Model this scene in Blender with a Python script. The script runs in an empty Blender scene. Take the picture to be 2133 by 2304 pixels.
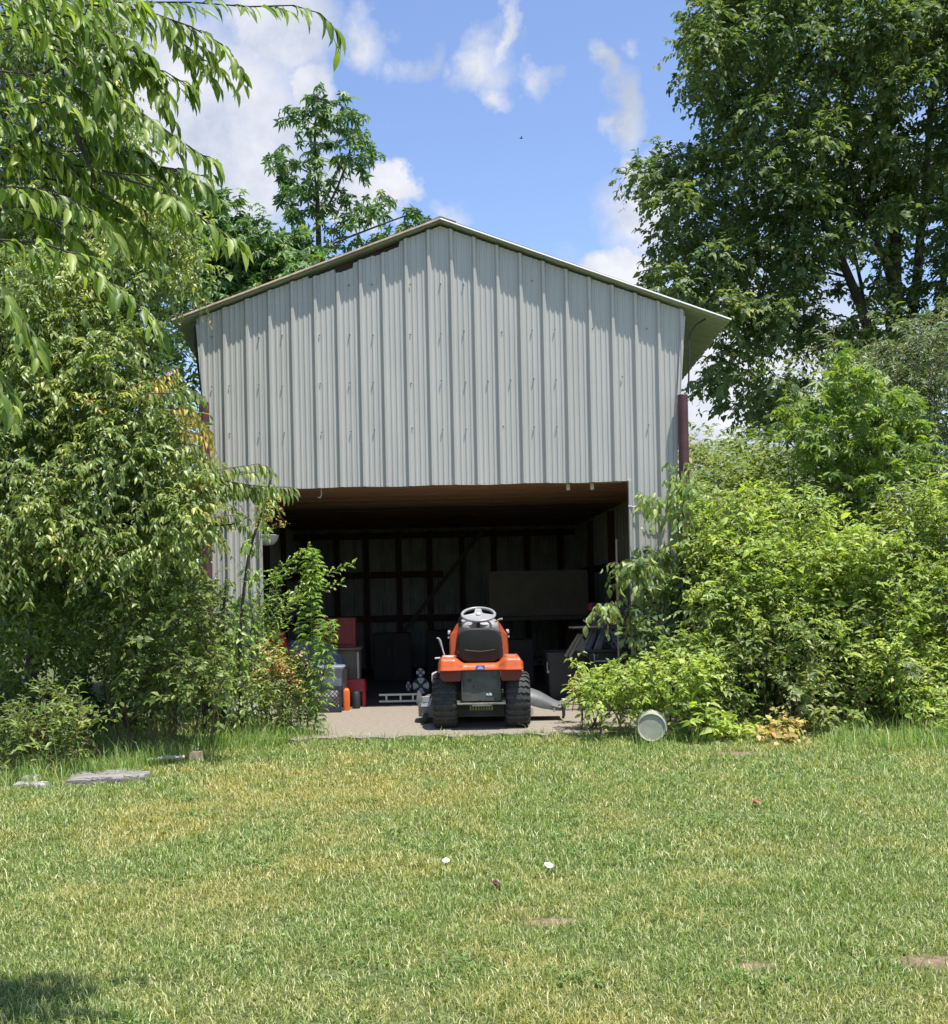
import bpy, math, random
import numpy as np
from mathutils import Vector, Matrix
R = math.radians
rng = np.random.default_rng(11)
random.seed(5)
SC = bpy.context.scene
COL = SC.collection

# ------------------------------------------------------------------ camera
F, XC, YH, ROLL, CZ = 2540.0, 950.0, 1350.0, R(1.2), 1.1
cam_d = bpy.data.cameras.new('camera'); cam = bpy.data.objects.new('camera', cam_d); COL.objects.link(cam)
cam_d.sensor_fit = 'HORIZONTAL'; cam_d.sensor_width = 36; cam_d.lens = 36 * F / 2133
cam_d.shift_x = (1066.5 - XC) / 2133; cam_d.shift_y = (YH - 1152) / 2133
cam_d.clip_start = 0.1; cam_d.clip_end = 2000
cam.matrix_world = Matrix.Translation((0, 0, CZ)) @ Matrix.Rotation(R(90), 4, 'X') @ Matrix.Rotation(-ROLL, 4, 'Z')
SC.camera = cam
SC.render.resolution_x = 948; SC.render.resolution_y = 1024
CR, SR = math.cos(ROLL), math.sin(ROLL)
def PA(px, py, Y):
    """photograph pixel (2133 x 2304) at depth Y -> world points"""
    px = np.asarray(px, float); py = np.asarray(py, float); Y = np.asarray(Y, float)
    dx = px - XC; dy = YH - py
    x = (dx * CR + dy * SR) / F * Y; z = (-dx * SR + dy * CR) / F * Y + CZ
    return np.stack([x, Y + 0 * x, z], -1)
def P(px, py, Y): return Vector(PA(px, py, Y))

# ------------------------------------------------------------------ light
SUN = Vector((0.23, -0.21, 1.0)).normalized()
sl = bpy.data.lights.new('sun', 'SUN'); so = bpy.data.objects.new('sun', sl); COL.objects.link(so)
sl.energy = 4.6; sl.angle = R(0.53); sl.color = (1.0, 0.955, 0.88)
so.rotation_euler = SUN.to_track_quat('Z', 'Y').to_euler()
W = bpy.data.worlds.new('World'); SC.world = W; W.use_nodes = True
nt = W.node_tree; nt.nodes.clear()
def N(tree, t, **k):
    n = tree.nodes.new(t)
    for a, b in k.items(): setattr(n, a, b)
    return n
def L(tree, a, b): tree.links.new(a, b)
sky = N(nt, 'ShaderNodeTexSky', sky_type='NISHITA', sun_disc=False)
sky.sun_elevation = math.asin(SUN.z); sky.sun_rotation = math.atan2(SUN.x, SUN.y)
sky.air_density = 1.0; sky.dust_density = 0.3; sky.ozone_density = 3.0
bgs = N(nt, 'ShaderNodeBackground'); bgs.inputs['Strength'].default_value = 0.15
bgc = N(nt, 'ShaderNodeBackground'); bgc.inputs['Strength'].default_value = 1.0
mixw = N(nt, 'ShaderNodeMixShader'); outw = N(nt, 'ShaderNodeOutputWorld')
tc = N(nt, 'ShaderNodeTexCoord')
def mth(tree, op, a, b=None, c=None, clamp=False):
    n = N(tree, 'ShaderNodeMath', operation=op, use_clamp=clamp)
    for i, v in enumerate((a, b, c)):
        if v is None: continue
        if isinstance(v, (int, float)): n.inputs[i].default_value = v
        else: L(tree, v, n.inputs[i])
    return n.outputs[0]
nz = N(nt, 'ShaderNodeTexNoise'); nz.inputs['Scale'].default_value = 11; nz.inputs['Detail'].default_value = 9; nz.inputs['Roughness'].default_value = 0.62
L(nt, tc.outputs['Generated'], nz.inputs['Vector'])
nz2 = N(nt, 'ShaderNodeTexNoise'); nz2.inputs['Scale'].default_value = 26; nz2.inputs['Detail'].default_value = 6
L(nt, tc.outputs['Generated'], nz2.inputs['Vector'])
sub = N(nt, 'ShaderNodeVectorMath', operation='SUBTRACT'); L(nt, nz.outputs['Color'], sub.inputs[0]); sub.inputs[1].default_value = (.5, .5, .5)
scl = N(nt, 'ShaderNodeVectorMath', operation='SCALE'); L(nt, sub.outputs[0], scl.inputs[0]); scl.inputs['Scale'].default_value = 0.10
add = N(nt, 'ShaderNodeVectorMath', operation='ADD'); L(nt, tc.outputs['Generated'], add.inputs[0]); L(nt, scl.outputs[0], add.inputs[1])
# clouds: (px, py, rx, ry, rotation, weight)
CL = [(430, 320, 330, 330, 0, 1.5), (620, 60, 150, 130, 0, 1.3), (705, 250, 62, 110, 0, 1.4), (890, 420, 75, 66, 0, 1.9), (800, 450, 110, 70, 0, 1.9),
      (1080, 155, 115, 75, -15, .8), (1135, 100, 34, 85, 14, .85), (1110, 225, 60, 36, 0, .7), (1200, 185, 40, 46, 0, .65), (810, 85, 75, 70, 0, .75), (930, 125, 90, 40, -30, .5), (985, 150, 28, 26, 0, .5),
      (1325, 160, 32, 55, -30, .9), (1375, 240, 52, 115, -25, .95), (1395, 105, 36, 30, 0, .6), (1450, 470, 150, 130, 0, .95), (1410, 380, 45, 55, 0, 1.1), (1400, 640, 170, 70, -10, 1.6),
      (1700, 900, 420, 360, 0, 1.5), (1020, 480, 62, 46, 0, .6), (1900, 400, 260, 200, 0, .7), (1290, 600, 120, 60, 0, .3)]
best = None
for (cx, cy, rx, ry, ro, wt) in CL:
    d = (P(cx, cy, 1.0) - Vector((0, 0, CZ))).normalized()
    m = N(nt, 'ShaderNodeVectorMath', operation='SUBTRACT'); L(nt, add.outputs[0], m.inputs[0]); m.inputs[1].default_value = d
    rt = N(nt, 'ShaderNodeVectorRotate', rotation_type='Y_AXIS'); L(nt, m.outputs[0], rt.inputs['Vector']); rt.inputs['Angle'].default_value = R(-ro)
    q = N(nt, 'ShaderNodeVectorMath', operation='MULTIPLY'); L(nt, rt.outputs[0], q.inputs[0]); q.inputs[1].default_value = (F / rx, 6.0, F / ry)
    ln = N(nt, 'ShaderNodeVectorMath', operation='LENGTH'); L(nt, q.outputs[0], ln.inputs[0])
    v = mth(nt, 'MULTIPLY', mth(nt, 'SUBTRACT', 1.0, ln.outputs['Value'], clamp=True), wt)
    best = v if best is None else mth(nt, 'MAXIMUM', best, v)
# loose clouds elsewhere round the sky
sepd = N(nt, 'ShaderNodeSeparateXYZ'); L(nt, tc.outputs['Generated'], sepd.inputs[0])
nz3 = N(nt, 'ShaderNodeTexNoise'); nz3.inputs['Scale'].default_value = 2.6; nz3.inputs['Detail'].default_value = 8
L(nt, tc.outputs['Generated'], nz3.inputs['Vector'])
behind = mth(nt, 'MULTIPLY', mth(nt, 'LESS_THAN', sepd.outputs['Y'], 0.55), mth(nt, 'MULTIPLY', mth(nt, 'SUBTRACT', nz3.outputs[0], 0.5, clamp=True), 3.0))
best = mth(nt, 'MAXIMUM', best, behind)
dens = mth(nt, 'ADD', best, mth(nt, 'MULTIPLY', mth(nt, 'SUBTRACT', nz2.outputs[0], 0.5), 0.62))
dens = mth(nt, 'MULTIPLY', mth(nt, 'SUBTRACT', dens, 0.09), 1.75, clamp=True)
dens = mth(nt, 'MULTIPLY', dens, 0.94)
cr = N(nt, 'ShaderNodeValToRGB')
cr.color_ramp.elements[0].position = 0.34; cr.color_ramp.elements[0].color = (0.285, 0.325, 0.41, 1)
cr.color_ramp.elements[1].position = 0.62; cr.color_ramp.elements[1].color = (0.53, 0.53, 0.555, 1)
L(nt, nz.outputs[0], cr.inputs[0]); L(nt, cr.outputs[0], bgc.inputs['Color'])
hs = N(nt, 'ShaderNodeHueSaturation'); hs.inputs['Saturation'].default_value = 1.0; hs.inputs['Hue'].default_value = .508; hs.inputs['Value'].default_value = .85
L(nt, sky.outputs[0], hs.inputs['Color']); L(nt, hs.outputs[0], bgs.inputs['Color'])
L(nt, dens, mixw.inputs[0]); L(nt, bgs.outputs[0], mixw.inputs[1]); L(nt, bgc.outputs[0], mixw.inputs[2])
L(nt, mixw.outputs[0], outw.inputs[0])
SC.view_settings.view_transform = 'Standard'; SC.view_settings.look = 'None'
SC.view_settings.exposure = 0.85; SC.view_settings.gamma = 1.0
SC.cycles.use_denoising = True
SC.cycles.max_bounces = 8; SC.cycles.diffuse_bounces = 4; SC.cycles.glossy_bounces = 3; SC.cycles.transmission_bounces = 4
SC.cycles.use_adaptive_sampling = True

# ------------------------------------------------------------------ materials
MATS = {}
def pmat(name, col, rough=0.6, metal=0.0, spec=0.5, var=0.0, vscale=8.0, col2=None, bump=0.0, bscale=60.0, stretch=None, coat=0.0):
    if name in MATS: return MATS[name]
    m = bpy.data.materials.new(name); m.use_nodes = True; t = m.node_tree; b = t.nodes['Principled BSDF']
    b.inputs['Base Color'].default_value = (*col, 1); b.inputs['Roughness'].default_value = rough
    b.inputs['Metallic'].default_value = metal; b.inputs['Specular IOR Level'].default_value = spec
    if coat: b.inputs['Coat Weight'].default_value = coat
    c = N(t, 'ShaderNodeTexCoord'); mp = N(t, 'ShaderNodeMapping'); L(t, c.outputs['Object'], mp.inputs[0])
    if stretch: mp.inputs['Scale'].default_value = stretch
    if var or col2:
        n = N(t, 'ShaderNodeTexNoise'); n.inputs['Scale'].default_value = vscale; n.inputs['Detail'].default_value = 7; n.inputs['Roughness'].default_value = .65
        L(t, mp.outputs[0], n.inputs['Vector'])
        r = N(t, 'ShaderNodeValToRGB'); L(t, n.outputs[0], r.inputs[0])
        a = col; bb = col2 if col2 else tuple(x * (1 - var) for x in col)
        r.color_ramp.elements[0].position = .36; r.color_ramp.elements[1].position = .64
        r.color_ramp.elements[0].color = (*bb, 1); r.color_ramp.elements[1].color = (*a, 1)
        L(t, r.outputs[0], b.inputs['Base Color'])
    if bump:
        n2 = N(t, 'ShaderNodeTexNoise'); n2.inputs['Scale'].default_value = bscale; n2.inputs['Detail'].default_value = 6
        L(t, mp.outputs[0], n2.inputs['Vector'])
        bp = N(t, 'ShaderNodeBump'); bp.inputs['Strength'].default_value = bump; bp.inputs['Distance'].default_value = .01
        L(t, n2.outputs[0], bp.inputs['Height']); L(t, bp.outputs[0], b.inputs['Normal'])
    MATS[name] = m
    return m
def leafmat(name, stops, transl=0.35, rough=0.42, spec=0.45, tboost=1.5, clump=0.0, gain=1.3):
    stops = [(p, tuple(min(.62, x * gain * k) for x, k in zip(c, (1.07, .98, 1.2)))) for p, c in stops]
    """stops: [(pos, colour)] picked at random for every leaf"""
    m = bpy.data.materials.new(name); m.use_nodes = True; t = m.node_tree; t.nodes.clear()
    g = N(t, 'ShaderNodeNewGeometry'); r = N(t, 'ShaderNodeValToRGB')
    fac = g.outputs['Random Per Island']
    if clump:
        n = N(t, 'ShaderNodeTexNoise'); n.inputs['Scale'].default_value = clump; n.inputs['Detail'].default_value = 2
        L(t, g.outputs['Position'], n.inputs['Vector'])
        fac = mth(t, 'ADD', mth(t, 'MULTIPLY', fac, .72), mth(t, 'MULTIPLY', mth(t, 'SUBTRACT', n.outputs[0], .36), 1.0), clamp=True)
    L(t, fac, r.inputs[0])
    e = r.color_ramp.elements
    e[0].position = stops[0][0]; e[0].color = (*stops[0][1], 1); e[1].position = stops[-1][0]; e[1].color = (*stops[-1][1], 1)
    for p, c in stops[1:-1]:
        x = e.new(p); x.color = (*c, 1)
    b = N(t, 'ShaderNodeBsdfPrincipled'); b.inputs['Roughness'].default_value = rough; b.inputs['Specular IOR Level'].default_value = spec
    L(t, r.outputs[0], b.inputs['Base Color'])
    tr = N(t, 'ShaderNodeBsdfTranslucent')
    mx = N(t, 'ShaderNodeMix', data_type='RGBA', blend_type='MULTIPLY'); mx.inputs[0].default_value = 1
    L(t, r.outputs[0], mx.inputs[6]); mx.inputs[7].default_value = (tboost * 1.15, tboost * 1.2, tboost * .45, 1)
    L(t, mx.outputs[2], tr.inputs['Color'])
    s = N(t, 'ShaderNodeMixShader'); s.inputs[0].default_value = transl
    L(t, b.outputs[0], s.inputs[1]); L(t, tr.outputs[0], s.inputs[2])
    o = N(t, 'ShaderNodeOutputMaterial'); L(t, s.outputs[0], o.inputs[0])
    return m

# ------------------------------------------------------------------ object helpers
def tag(o, label=None, cat=None, group=None, kind=None):
    if label: o['label'] = label
    if cat: o['category'] = cat
    if group: o['group'] = group
    if kind: o['kind'] = kind
    return o
def empty(name, loc, label, cat, group=None, rz=0.0):
    o = bpy.data.objects.new(name, None); COL.objects.link(o); o.location = loc; o.rotation_euler = (0, 0, rz)
    o.empty_display_size = .1
    return tag(o, label, cat, group)
def link(name, me, mat, parent=None, smooth=False):
    o = bpy.data.objects.new(name, me); COL.objects.link(o)
    for m in (mat if isinstance(mat, (list, tuple)) else [mat]): me.materials.append(m)
    if parent is not None:
        o.parent = parent; o.matrix_parent_inverse = Matrix.Identity(4)
        if getattr(parent, 'type', '') and not parent.get('_local'):
            bpy.context.view_layer.update() if False else None
    if smooth: me.polygons.foreach_set('use_smooth', np.ones(len(me.polygons), bool))
    return o
def npmesh(name, V, Fs):
    """V (n,3); Fs list of (m,k) index arrays"""
    me = bpy.data.meshes.new(name); V = np.ascontiguousarray(V, np.float32)
    if not isinstance(Fs, list): Fs = [Fs]
    me.vertices.add(len(V)); me.vertices.foreach_set('co', V.ravel())
    tot = sum(f.size for f in Fs); npoly = sum(len(f) for f in Fs)
    me.loops.add(tot); me.polygons.add(npoly)
    me.loops.foreach_set('vertex_index', np.concatenate([f.ravel() for f in Fs]).astype(np.int32))
    cnt = np.concatenate([np.full(len(f), f.shape[1]) for f in Fs]); st = np.concatenate([[0], np.cumsum(cnt)[:-1]])
    me.polygons.foreach_set('loop_start', st.astype(np.int32))
    me.update(calc_edges=True); me.validate()
    return me
class MB:
    def __init__(s): s.v = []; s.f = []; s.m = []; s.cur = 0
    def add(s, vs, fs):
        k = len(s.v); s.v += [tuple(v) for v in vs]; s.f += [tuple(i + k for i in f) for f in fs]; s.m += [s.cur] * len(fs); return s
    def box(s, c, d, rot=None):
        x, y, z = (i / 2 for i in d)
        vs = [Vector((a * x, b * y, e * z)) for a in (-1, 1) for b in (-1, 1) for e in (-1, 1)]
        if rot is not None:
            M = rot if isinstance(rot, Matrix) else Matrix.Rotation(rot[2], 3, 'Z') @ Matrix.Rotation(rot[1], 3, 'Y') @ Matrix.Rotation(rot[0], 3, 'X')
            vs = [M @ v for v in vs]
        c = Vector(c)
        return s.add([v + c for v in vs], [(0, 1, 3, 2), (4, 6, 7, 5), (0, 4, 5, 1), (2, 3, 7, 6), (0, 2, 6, 4), (1, 5, 7, 3)])
    def tube(s, pts, rad, n=8, cap=True, closed=False):
        pts = [Vector(p) for p in pts]; m = len(pts)
        rad = [rad] * m if isinstance(rad, (int, float)) else rad
        vs = []; prev = None
        for i, p in enumerate(pts):
            if closed: t = pts[(i + 1) % m] - pts[i - 1]
            else: t = pts[min(i + 1, m - 1)] - pts[max(i - 1, 0)]
            t.normalize()
            u = prev - t * prev.dot(t) if prev is not None else t.orthogonal()
            if u.length < 1e-5: u = t.orthogonal()
            u.normalize(); prev = u; w = t.cross(u)
            vs += [p + (u * math.cos(2 * math.pi * j / n) + w * math.sin(2 * math.pi * j / n)) * rad[i] for j in range(n)]
        fs = []
        for i in range(m if closed else m - 1):
            a = i * n; b = ((i + 1) % m) * n
            fs += [(a + j, a + (j + 1) % n, b + (j + 1) % n, b + j) for j in range(n)]
        if cap and not closed: fs += [tuple(range(n))[::-1], tuple(range((m - 1) * n, m * n))]
        return s.add(vs, fs)
    def lathe(s, prof, n=32, axis='Z', c=(0, 0, 0), closed=False):
        """prof: (r, h)"""
        vs = []; m = len(prof); c = Vector(c)
        for r, h in prof:
            for j in range(n):
                a = 2 * math.pi * j / n; x, y = r * math.cos(a), r * math.sin(a)
                vs.append(c + Vector({'Z': (x, y, h), 'X': (h, x, y), 'Y': (y, h, x)}[axis]))
        fs = []
        for i in range(m if closed else m - 1):
            a = i * n; b = ((i + 1) % m) * n
            fs += [(a + j, a + (j + 1) % n, b + (j + 1) % n, b + j) for j in range(n)]
        if not closed:
            fs += [tuple(range(n))[::-1], tuple(range((m - 1) * n, m * n))]
        return s.add(vs, fs)
    def loft(s, rings, cap=True, closed=True):
        n = len(rings[0]); vs = [v for r in rings for v in r]; fs = []
        for i in range(len(rings) - 1):
            for j in range(n if closed else n - 1):
                fs.append((i * n + j, i * n + (j + 1) % n, (i + 1) * n + (j + 1) % n, (i + 1) * n + j))
        if cap: fs += [tuple(range(n))[::-1], tuple(range((len(rings) - 1) * n, len(rings) * n))]
        return s.add(vs, fs)
    def build(s, name, mat, parent=None, smooth=False, bevel=0.0, seg=2, angle=35):
        me = bpy.data.meshes.new(name); me.from_pydata(s.v, [], s.f); me.validate()
        o = link(name, me, mat, parent)
        if len(me.materials) > 1 and len(s.m) == len(me.polygons): me.polygons.foreach_set('material_index', s.m)
        if smooth:
            me.polygons.foreach_set('use_smooth', np.ones(len(me.polygons), bool))
            me.set_sharp_from_angle(angle=R(angle))
        if bevel:
            b = o.modifiers.new('bevel', 'BEVEL'); b.width = bevel; b.segments = seg; b.limit_method = 'ANGLE'; b.angle_limit = R(40)
        return o
def rrect(w, h, r, n=5):
    """rounded rectangle outline in 2-D"""
    out = []
    for cx, cy, a0 in ((w / 2 - r, h / 2 - r, 0), (-w / 2 + r, h / 2 - r, 90), (-w / 2 + r, -h / 2 + r, 180), (w / 2 - r, -h / 2 + r, 270)):
        for k in range(n + 1):
            a = R(a0 + 90 * k / n); out.append((cx + r * math.cos(a), cy + r * math.sin(a)))
    return out

# ------------------------------------------------------------------ ground
def gz(x, y):
    x = np.asarray(x, float); y = np.asarray(y, float)
    return -.035 - .04 * np.clip(9.3 - y, 0, 22) + .012 * np.sin(x * 1.3 + y * .7) * np.clip((9.0 - y) * .6, 0, 1)
gx = np.unique(np.concatenate([np.linspace(-400, -30, 12), np.linspace(-30, -8, 20), np.linspace(-8, 8, 110), np.linspace(8, 30, 20), np.linspace(30, 400, 12)]))
gy = np.unique(np.concatenate([np.linspace(-300, -10, 10), np.linspace(-10, 1, 12), np.linspace(1, 12, 90), np.linspace(12, 40, 20), np.linspace(40, 900, 16)]))
XX, YY = np.meshgrid(gx, gy, indexing='ij'); ZZ = gz(XX, YY)
nxx, nyy = XX.shape; idx = np.arange(nxx * nyy).reshape(nxx, nyy)
Fq = np.stack([idx[:-1, :-1], idx[1:, :-1], idx[1:, 1:], idx[:-1, 1:]], -1).reshape(-1, 4)
BARE = [tuple(P(1255, 2052, 4.62).xy) + (.20, .07), tuple(P(1700, 2190, 4.1).xy) + (.13, .06), tuple(P(2100, 2185, 4.1).xy) + (.2, .10), tuple(P(1660, 1692, 8.25).xy) + (.35, .16),
        tuple(P(1600, 1800, 7.0).xy) + (.16, .03), tuple(P(250, 1690, 8.3).xy) + (.6, .22), tuple(P(1180, 2030, 4.8).xy) + (.09, .03)]
gm = bpy.data.materials.new('lawn_soil'); gm.use_nodes = True; t = gm.node_tree; b = t.nodes['Principled BSDF']; b.inputs['Roughness'].default_value = .95; b.inputs['Specular IOR Level'].default_value = .1
g = N(t, 'ShaderNodeNewGeometry')
n1 = N(t, 'ShaderNodeTexNoise'); n1.inputs['Scale'].default_value = 40; n1.inputs['Detail'].default_value = 8; L(t, g.outputs['Position'], n1.inputs['Vector'])
r1 = N(t, 'ShaderNodeValToRGB'); L(t, n1.outputs[0], r1.inputs[0])
r1.color_ramp.elements[0].position = .35; r1.color_ramp.elements[0].color = (.05, .065, .022, 1)
r1.color_ramp.elements[1].position = .68; r1.color_ramp.elements[1].color = (.15, .165, .07, 1)
r2 = N(t, 'ShaderNodeValToRGB'); L(t, n1.outputs[0], r2.inputs[0])
r2.color_ramp.elements[0].position = .3; r2.color_ramp.elements[0].color = (.14, .10, .065, 1)
r2.color_ramp.elements[1].position = .7; r2.color_ramp.elements[1].color = (.23, .175, .12, 1)
acc = None
BARE = [(x_, y_, rx_ * .7, ry_ * .7) for x_, y_, rx_, ry_ in BARE]
for (bx, by, rx, ry) in BARE:
    m = N(t, 'ShaderNodeVectorMath', operation='SUBTRACT'); L(t, g.outputs['Position'], m.inputs[0]); m.inputs[1].default_value = (bx, by, 0)
    q = N(t, 'ShaderNodeVectorMath', operation='MULTIPLY'); L(t, m.outputs[0], q.inputs[0]); q.inputs[1].default_value = (1 / rx, 1 / ry, 0)
    ln = N(t, 'ShaderNodeVectorMath', operation='LENGTH'); L(t, q.outputs[0], ln.inputs[0])
    v = mth(t, 'SUBTRACT', mth(t, 'ADD', .75, mth(t, 'MULTIPLY', n1.outputs[0], 1.4)), ln.outputs['Value'], clamp=True); acc = v if acc is None else mth(t, 'MAXIMUM', acc, v)
mx = N(t, 'ShaderNodeMix', data_type='RGBA'); L(t, acc, mx.inputs[0]); L(t, r1.outputs[0], mx.inputs[6]); L(t, r2.outputs[0], mx.inputs[7]); L(t, mx.outputs[2], b.inputs['Base Color'])
o = link('lawn_ground', npmesh('lawn_ground', np.stack([XX, YY, ZZ], -1).reshape(-1, 3), Fq), gm, smooth=True)
tag(o, 'wide lawn ground sloping gently down from the shed', 'ground', kind='structure')

# concrete slab under the shed and its apron
WY = 11.3; WYB = 18.4
XL, XR = -2.108, 2.575
mslab = pmat('concrete', (.255, .225, .18), .9, spec=.2, col2=(.20, .172, .138), vscale=22, bump=.5, bscale=45)
sb = MB(); n = 60; pts = []
for i in range(n + 1):
    x = -1.45 + (2.55 + 1.45) * i / n
    pts.append((x, 9.13 + .05 * math.sin(i * 1.7) + .04 * math.sin(i * .61 + 1) + random.uniform(-.02, .02)))
outl = pts + [(2.6, WY + .02), (2.6, WYB), (-2.13, WYB), (-2.13, WY - .25), (-1.5, WY - .3)]
sb.loft([[Vector((x, y, -.12)) for x, y in outl], [Vector((x, y, 0)) for x, y in outl]])
tag(sb.build('concrete_slab', mslab), 'weathered pale concrete slab floor running out of the shed doorway', 'slab', kind='structure')

k = MB(); k.box(((XL + XR) / 2, (WY + .42 + WYB) / 2, .002), (XR - XL - .02, WYB - WY - .44, .004))  # thin dark sheet over the slab, colours in the interior shade
tag(k.build('shade_floor', pmat('shade_floor_tone', (.075, .065, .055), .85, col2=(.04, .036, .032), vscale=3)), 'dark floor sheet standing in for the shade inside the shed', 'floor', kind='structure')

# ------------------------------------------------------------------ shed
AX, AZ = .257, 4.873
ERX, ERZ, ELX, ELZ = 3.118, 3.81, -2.42, 3.92
def roof_z(x): return AZ + (ERZ - AZ) * (x - AX) / (ERX - AX) if x > AX else AZ + (ELZ - AZ) * (AX - x) / (AX - ELX)
DXL, DXR, DZ = -1.615, 2.105, 2.243
shed = empty('shed', (0, 0, 0), 'tall grey metal-sided shed with a gable roof and one wide open doorway', 'shed')
msid = bpy.data.materials.new('painted_siding'); msid.use_nodes = True; t = msid.node_tree; b = t.nodes['Principled BSDF']
b.inputs['Roughness'].default_value = .38; b.inputs['Specular IOR Level'].default_value = .5
c = N(t, 'ShaderNodeTexCoord'); mp = N(t, 'ShaderNodeMapping'); mp.inputs['Scale'].default_value = (3, 3, .5); L(t, c.outputs['Object'], mp.inputs[0])
n1 = N(t, 'ShaderNodeTexNoise'); n1.inputs['Scale'].default_value = 1.6; n1.inputs['Detail'].default_value = 8; n1.inputs['Roughness'].default_value = .7; L(t, mp.outputs[0], n1.inputs['Vector'])
r1 = N(t, 'ShaderNodeValToRGB'); L(t, n1.outputs[0], r1.inputs[0])
r1.color_ramp.elements[0].position = .30; r1.color_ramp.elements[0].color = (.415, .408, .38, 1)
r1.color_ramp.elements[1].position = .60; r1.color_ramp.elements[1].color = (.46, .45, .42, 1)
L(t, r1.outputs[0], b.inputs['Base Color'])
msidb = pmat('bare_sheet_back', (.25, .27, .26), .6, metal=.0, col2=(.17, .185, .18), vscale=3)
mscrew = pmat('screw_head', (.22, .21, .20), .5, metal=.5)
PITCH, PH0 = .2286, -.0937
def profile(x0, x1, extra=()):
    """x stations and depth offsets of the ribbed sheet"""
    xs = {x0: None, x1: None}
    k0 = int((x0 - PH0) / PITCH) - 2; out = []
    for k in range(k0, k0 + int((x1 - x0) / PITCH) + 6):
        c0 = PH0 + k * PITCH
        for dx, h in ((-.030, 0), (-.012, .031), (.012, .031), (.030, 0)): out.append((c0 + dx, h))
        for m in (.062, .1143, .1666):
            for dx, h in ((-.014, 0), (-.006, .0055), (.006, .0055), (.014, 0)): out.append((c0 + m + dx, h))
    out.sort(); X = np.array([a for a, _ in out]); H = np.array([h for _, h in out])
    st = sorted(set([x for x in X if x0 < x < x1] + [x0, x1] + [e for e in extra if x0 < e < x1]))
    return [(x, float(np.interp(x, X, H))) for x in st]
def left_edge(z): return XL - max(0, (z - 2.5) / 1.47) * .095
def right_edge(z): return XR + max(0, (z - 2.5) / 1.44) * .11
sd = MB()
NOT = [(-1.07, -.80, .03), (-.80, -.62, .085), (-.62, -.42, .04), (-.42, -.26, .055), (-.26, -.16, .05)]
def top_z(x):
    z = roof_z(x) - .035
    for a, b2, d in NOT:
        if a < x < b2: z -= d
    return z
st = profile(XL - .095, XR + .11, (XL, XR, DXL, DXR, DXL + .0005, DXR - .0005, AX))
zl = 14
cols = []
for x, h in st:
    zb = DZ + .004 * math.sin(x * 7) if DXL < x < DXR else .02
    zt = top_z(x); col = []
    for i in range(zl + 1):
        z = zb + (zt - zb) * i / zl
        xx = x
        if x < XL + .001: xx = max(x, left_edge(z))
        if x > XR - .001: xx = min(x, right_edge(z))
        dent = .0016 * math.sin(x * 3.1 + z * 2.2) + .0008 * math.sin(x * 11 + z * 5)
        col.append((xx, WY - h + dent, z))
    cols.append(col)
vs = [v for c in cols for v in c]; k = zl + 1
fs = [(i * k + j, (i + 1) * k + j, (i + 1) * k + j + 1, i * k + j + 1) for i in range(len(cols) - 1) for j in range(zl)]
sd.add(vs, fs)
# screws
rows = {3.77: [477, 582.6, 635, 719, 787, 839.7, 923.4, 991.6, 1044, 1128.8, 1197, 1248.3, 1333, 1455], 3.28: [477, 516, 582.6, 635, 721, 787, 839.7, 925, 993, 1048, 1098, 1149, 1201, 1251, 1400],
        2.81: [480, 517, 584, 640, 724, 790, 843, 928, 996, 1049, 1132, 1202, 1253, 1459], 4.26: [785, 837, 923, 991, 1043, 1197]}
sd.cur = 1
for z, xs in rows.items():
    for px in xs:
        x = (px - 950 + (z - 1.1) * 225 * .021) / 224.8 - 0.0; zz = z + random.uniform(-.012, .012)
        sd.lathe([(.004, -.004), (.0075, -.004), (.0075, .006), (.004, .013)], 8, 'Y', (x, WY - .016, zz))
        sd.v[-32:] = [(a, 2 * (WY - .016) - bb + .004, c3) for a, bb, c3 in sd.v[-32:]]
sd.build('front_wall', [msid, mscrew], shed)
# corner strip, jamb trim and header trim (light metal)
mtrim = pmat('pale_trim', (.42, .42, .40), .4, var=.15, vscale=6)
jm = MB(); jm.box((DXL + .012, WY - .012, DZ / 2 + .03), (.03, .05, DZ - .04)); jm.build('door_trim', mtrim, shed, bevel=.003)
jm = MB(); jm.box((DXR - .008, WY - .012, DZ / 2 + .03), (.03, .05, DZ - .04)); jm.build('door_trim', mtrim, shed, bevel=.003)
cs = MB()
cs.loft([[Vector((right_edge(z) - .03, WY - .024, z)), Vector((right_edge(z) + .006, WY - .024, z)), Vector((right_edge(z) + .006, WY + .03, z)), Vector((right_edge(z) - .03, WY + .03, z))] for z in (.05, 2.5, 3.88)])
cs.build('corner_trim', msid, shed); cs = MB()
cs.loft([[Vector((left_edge(z) - .006, WY - .024, z)), Vector((left_edge(z) + .03, WY - .024, z)), Vector((left_edge(z) + .03, WY + .03, z)), Vector((left_edge(z) - .006, WY + .03, z))] for z in (.05, 2.5, 3.9)])
cs.build('corner_trim', msid, shed)
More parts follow.
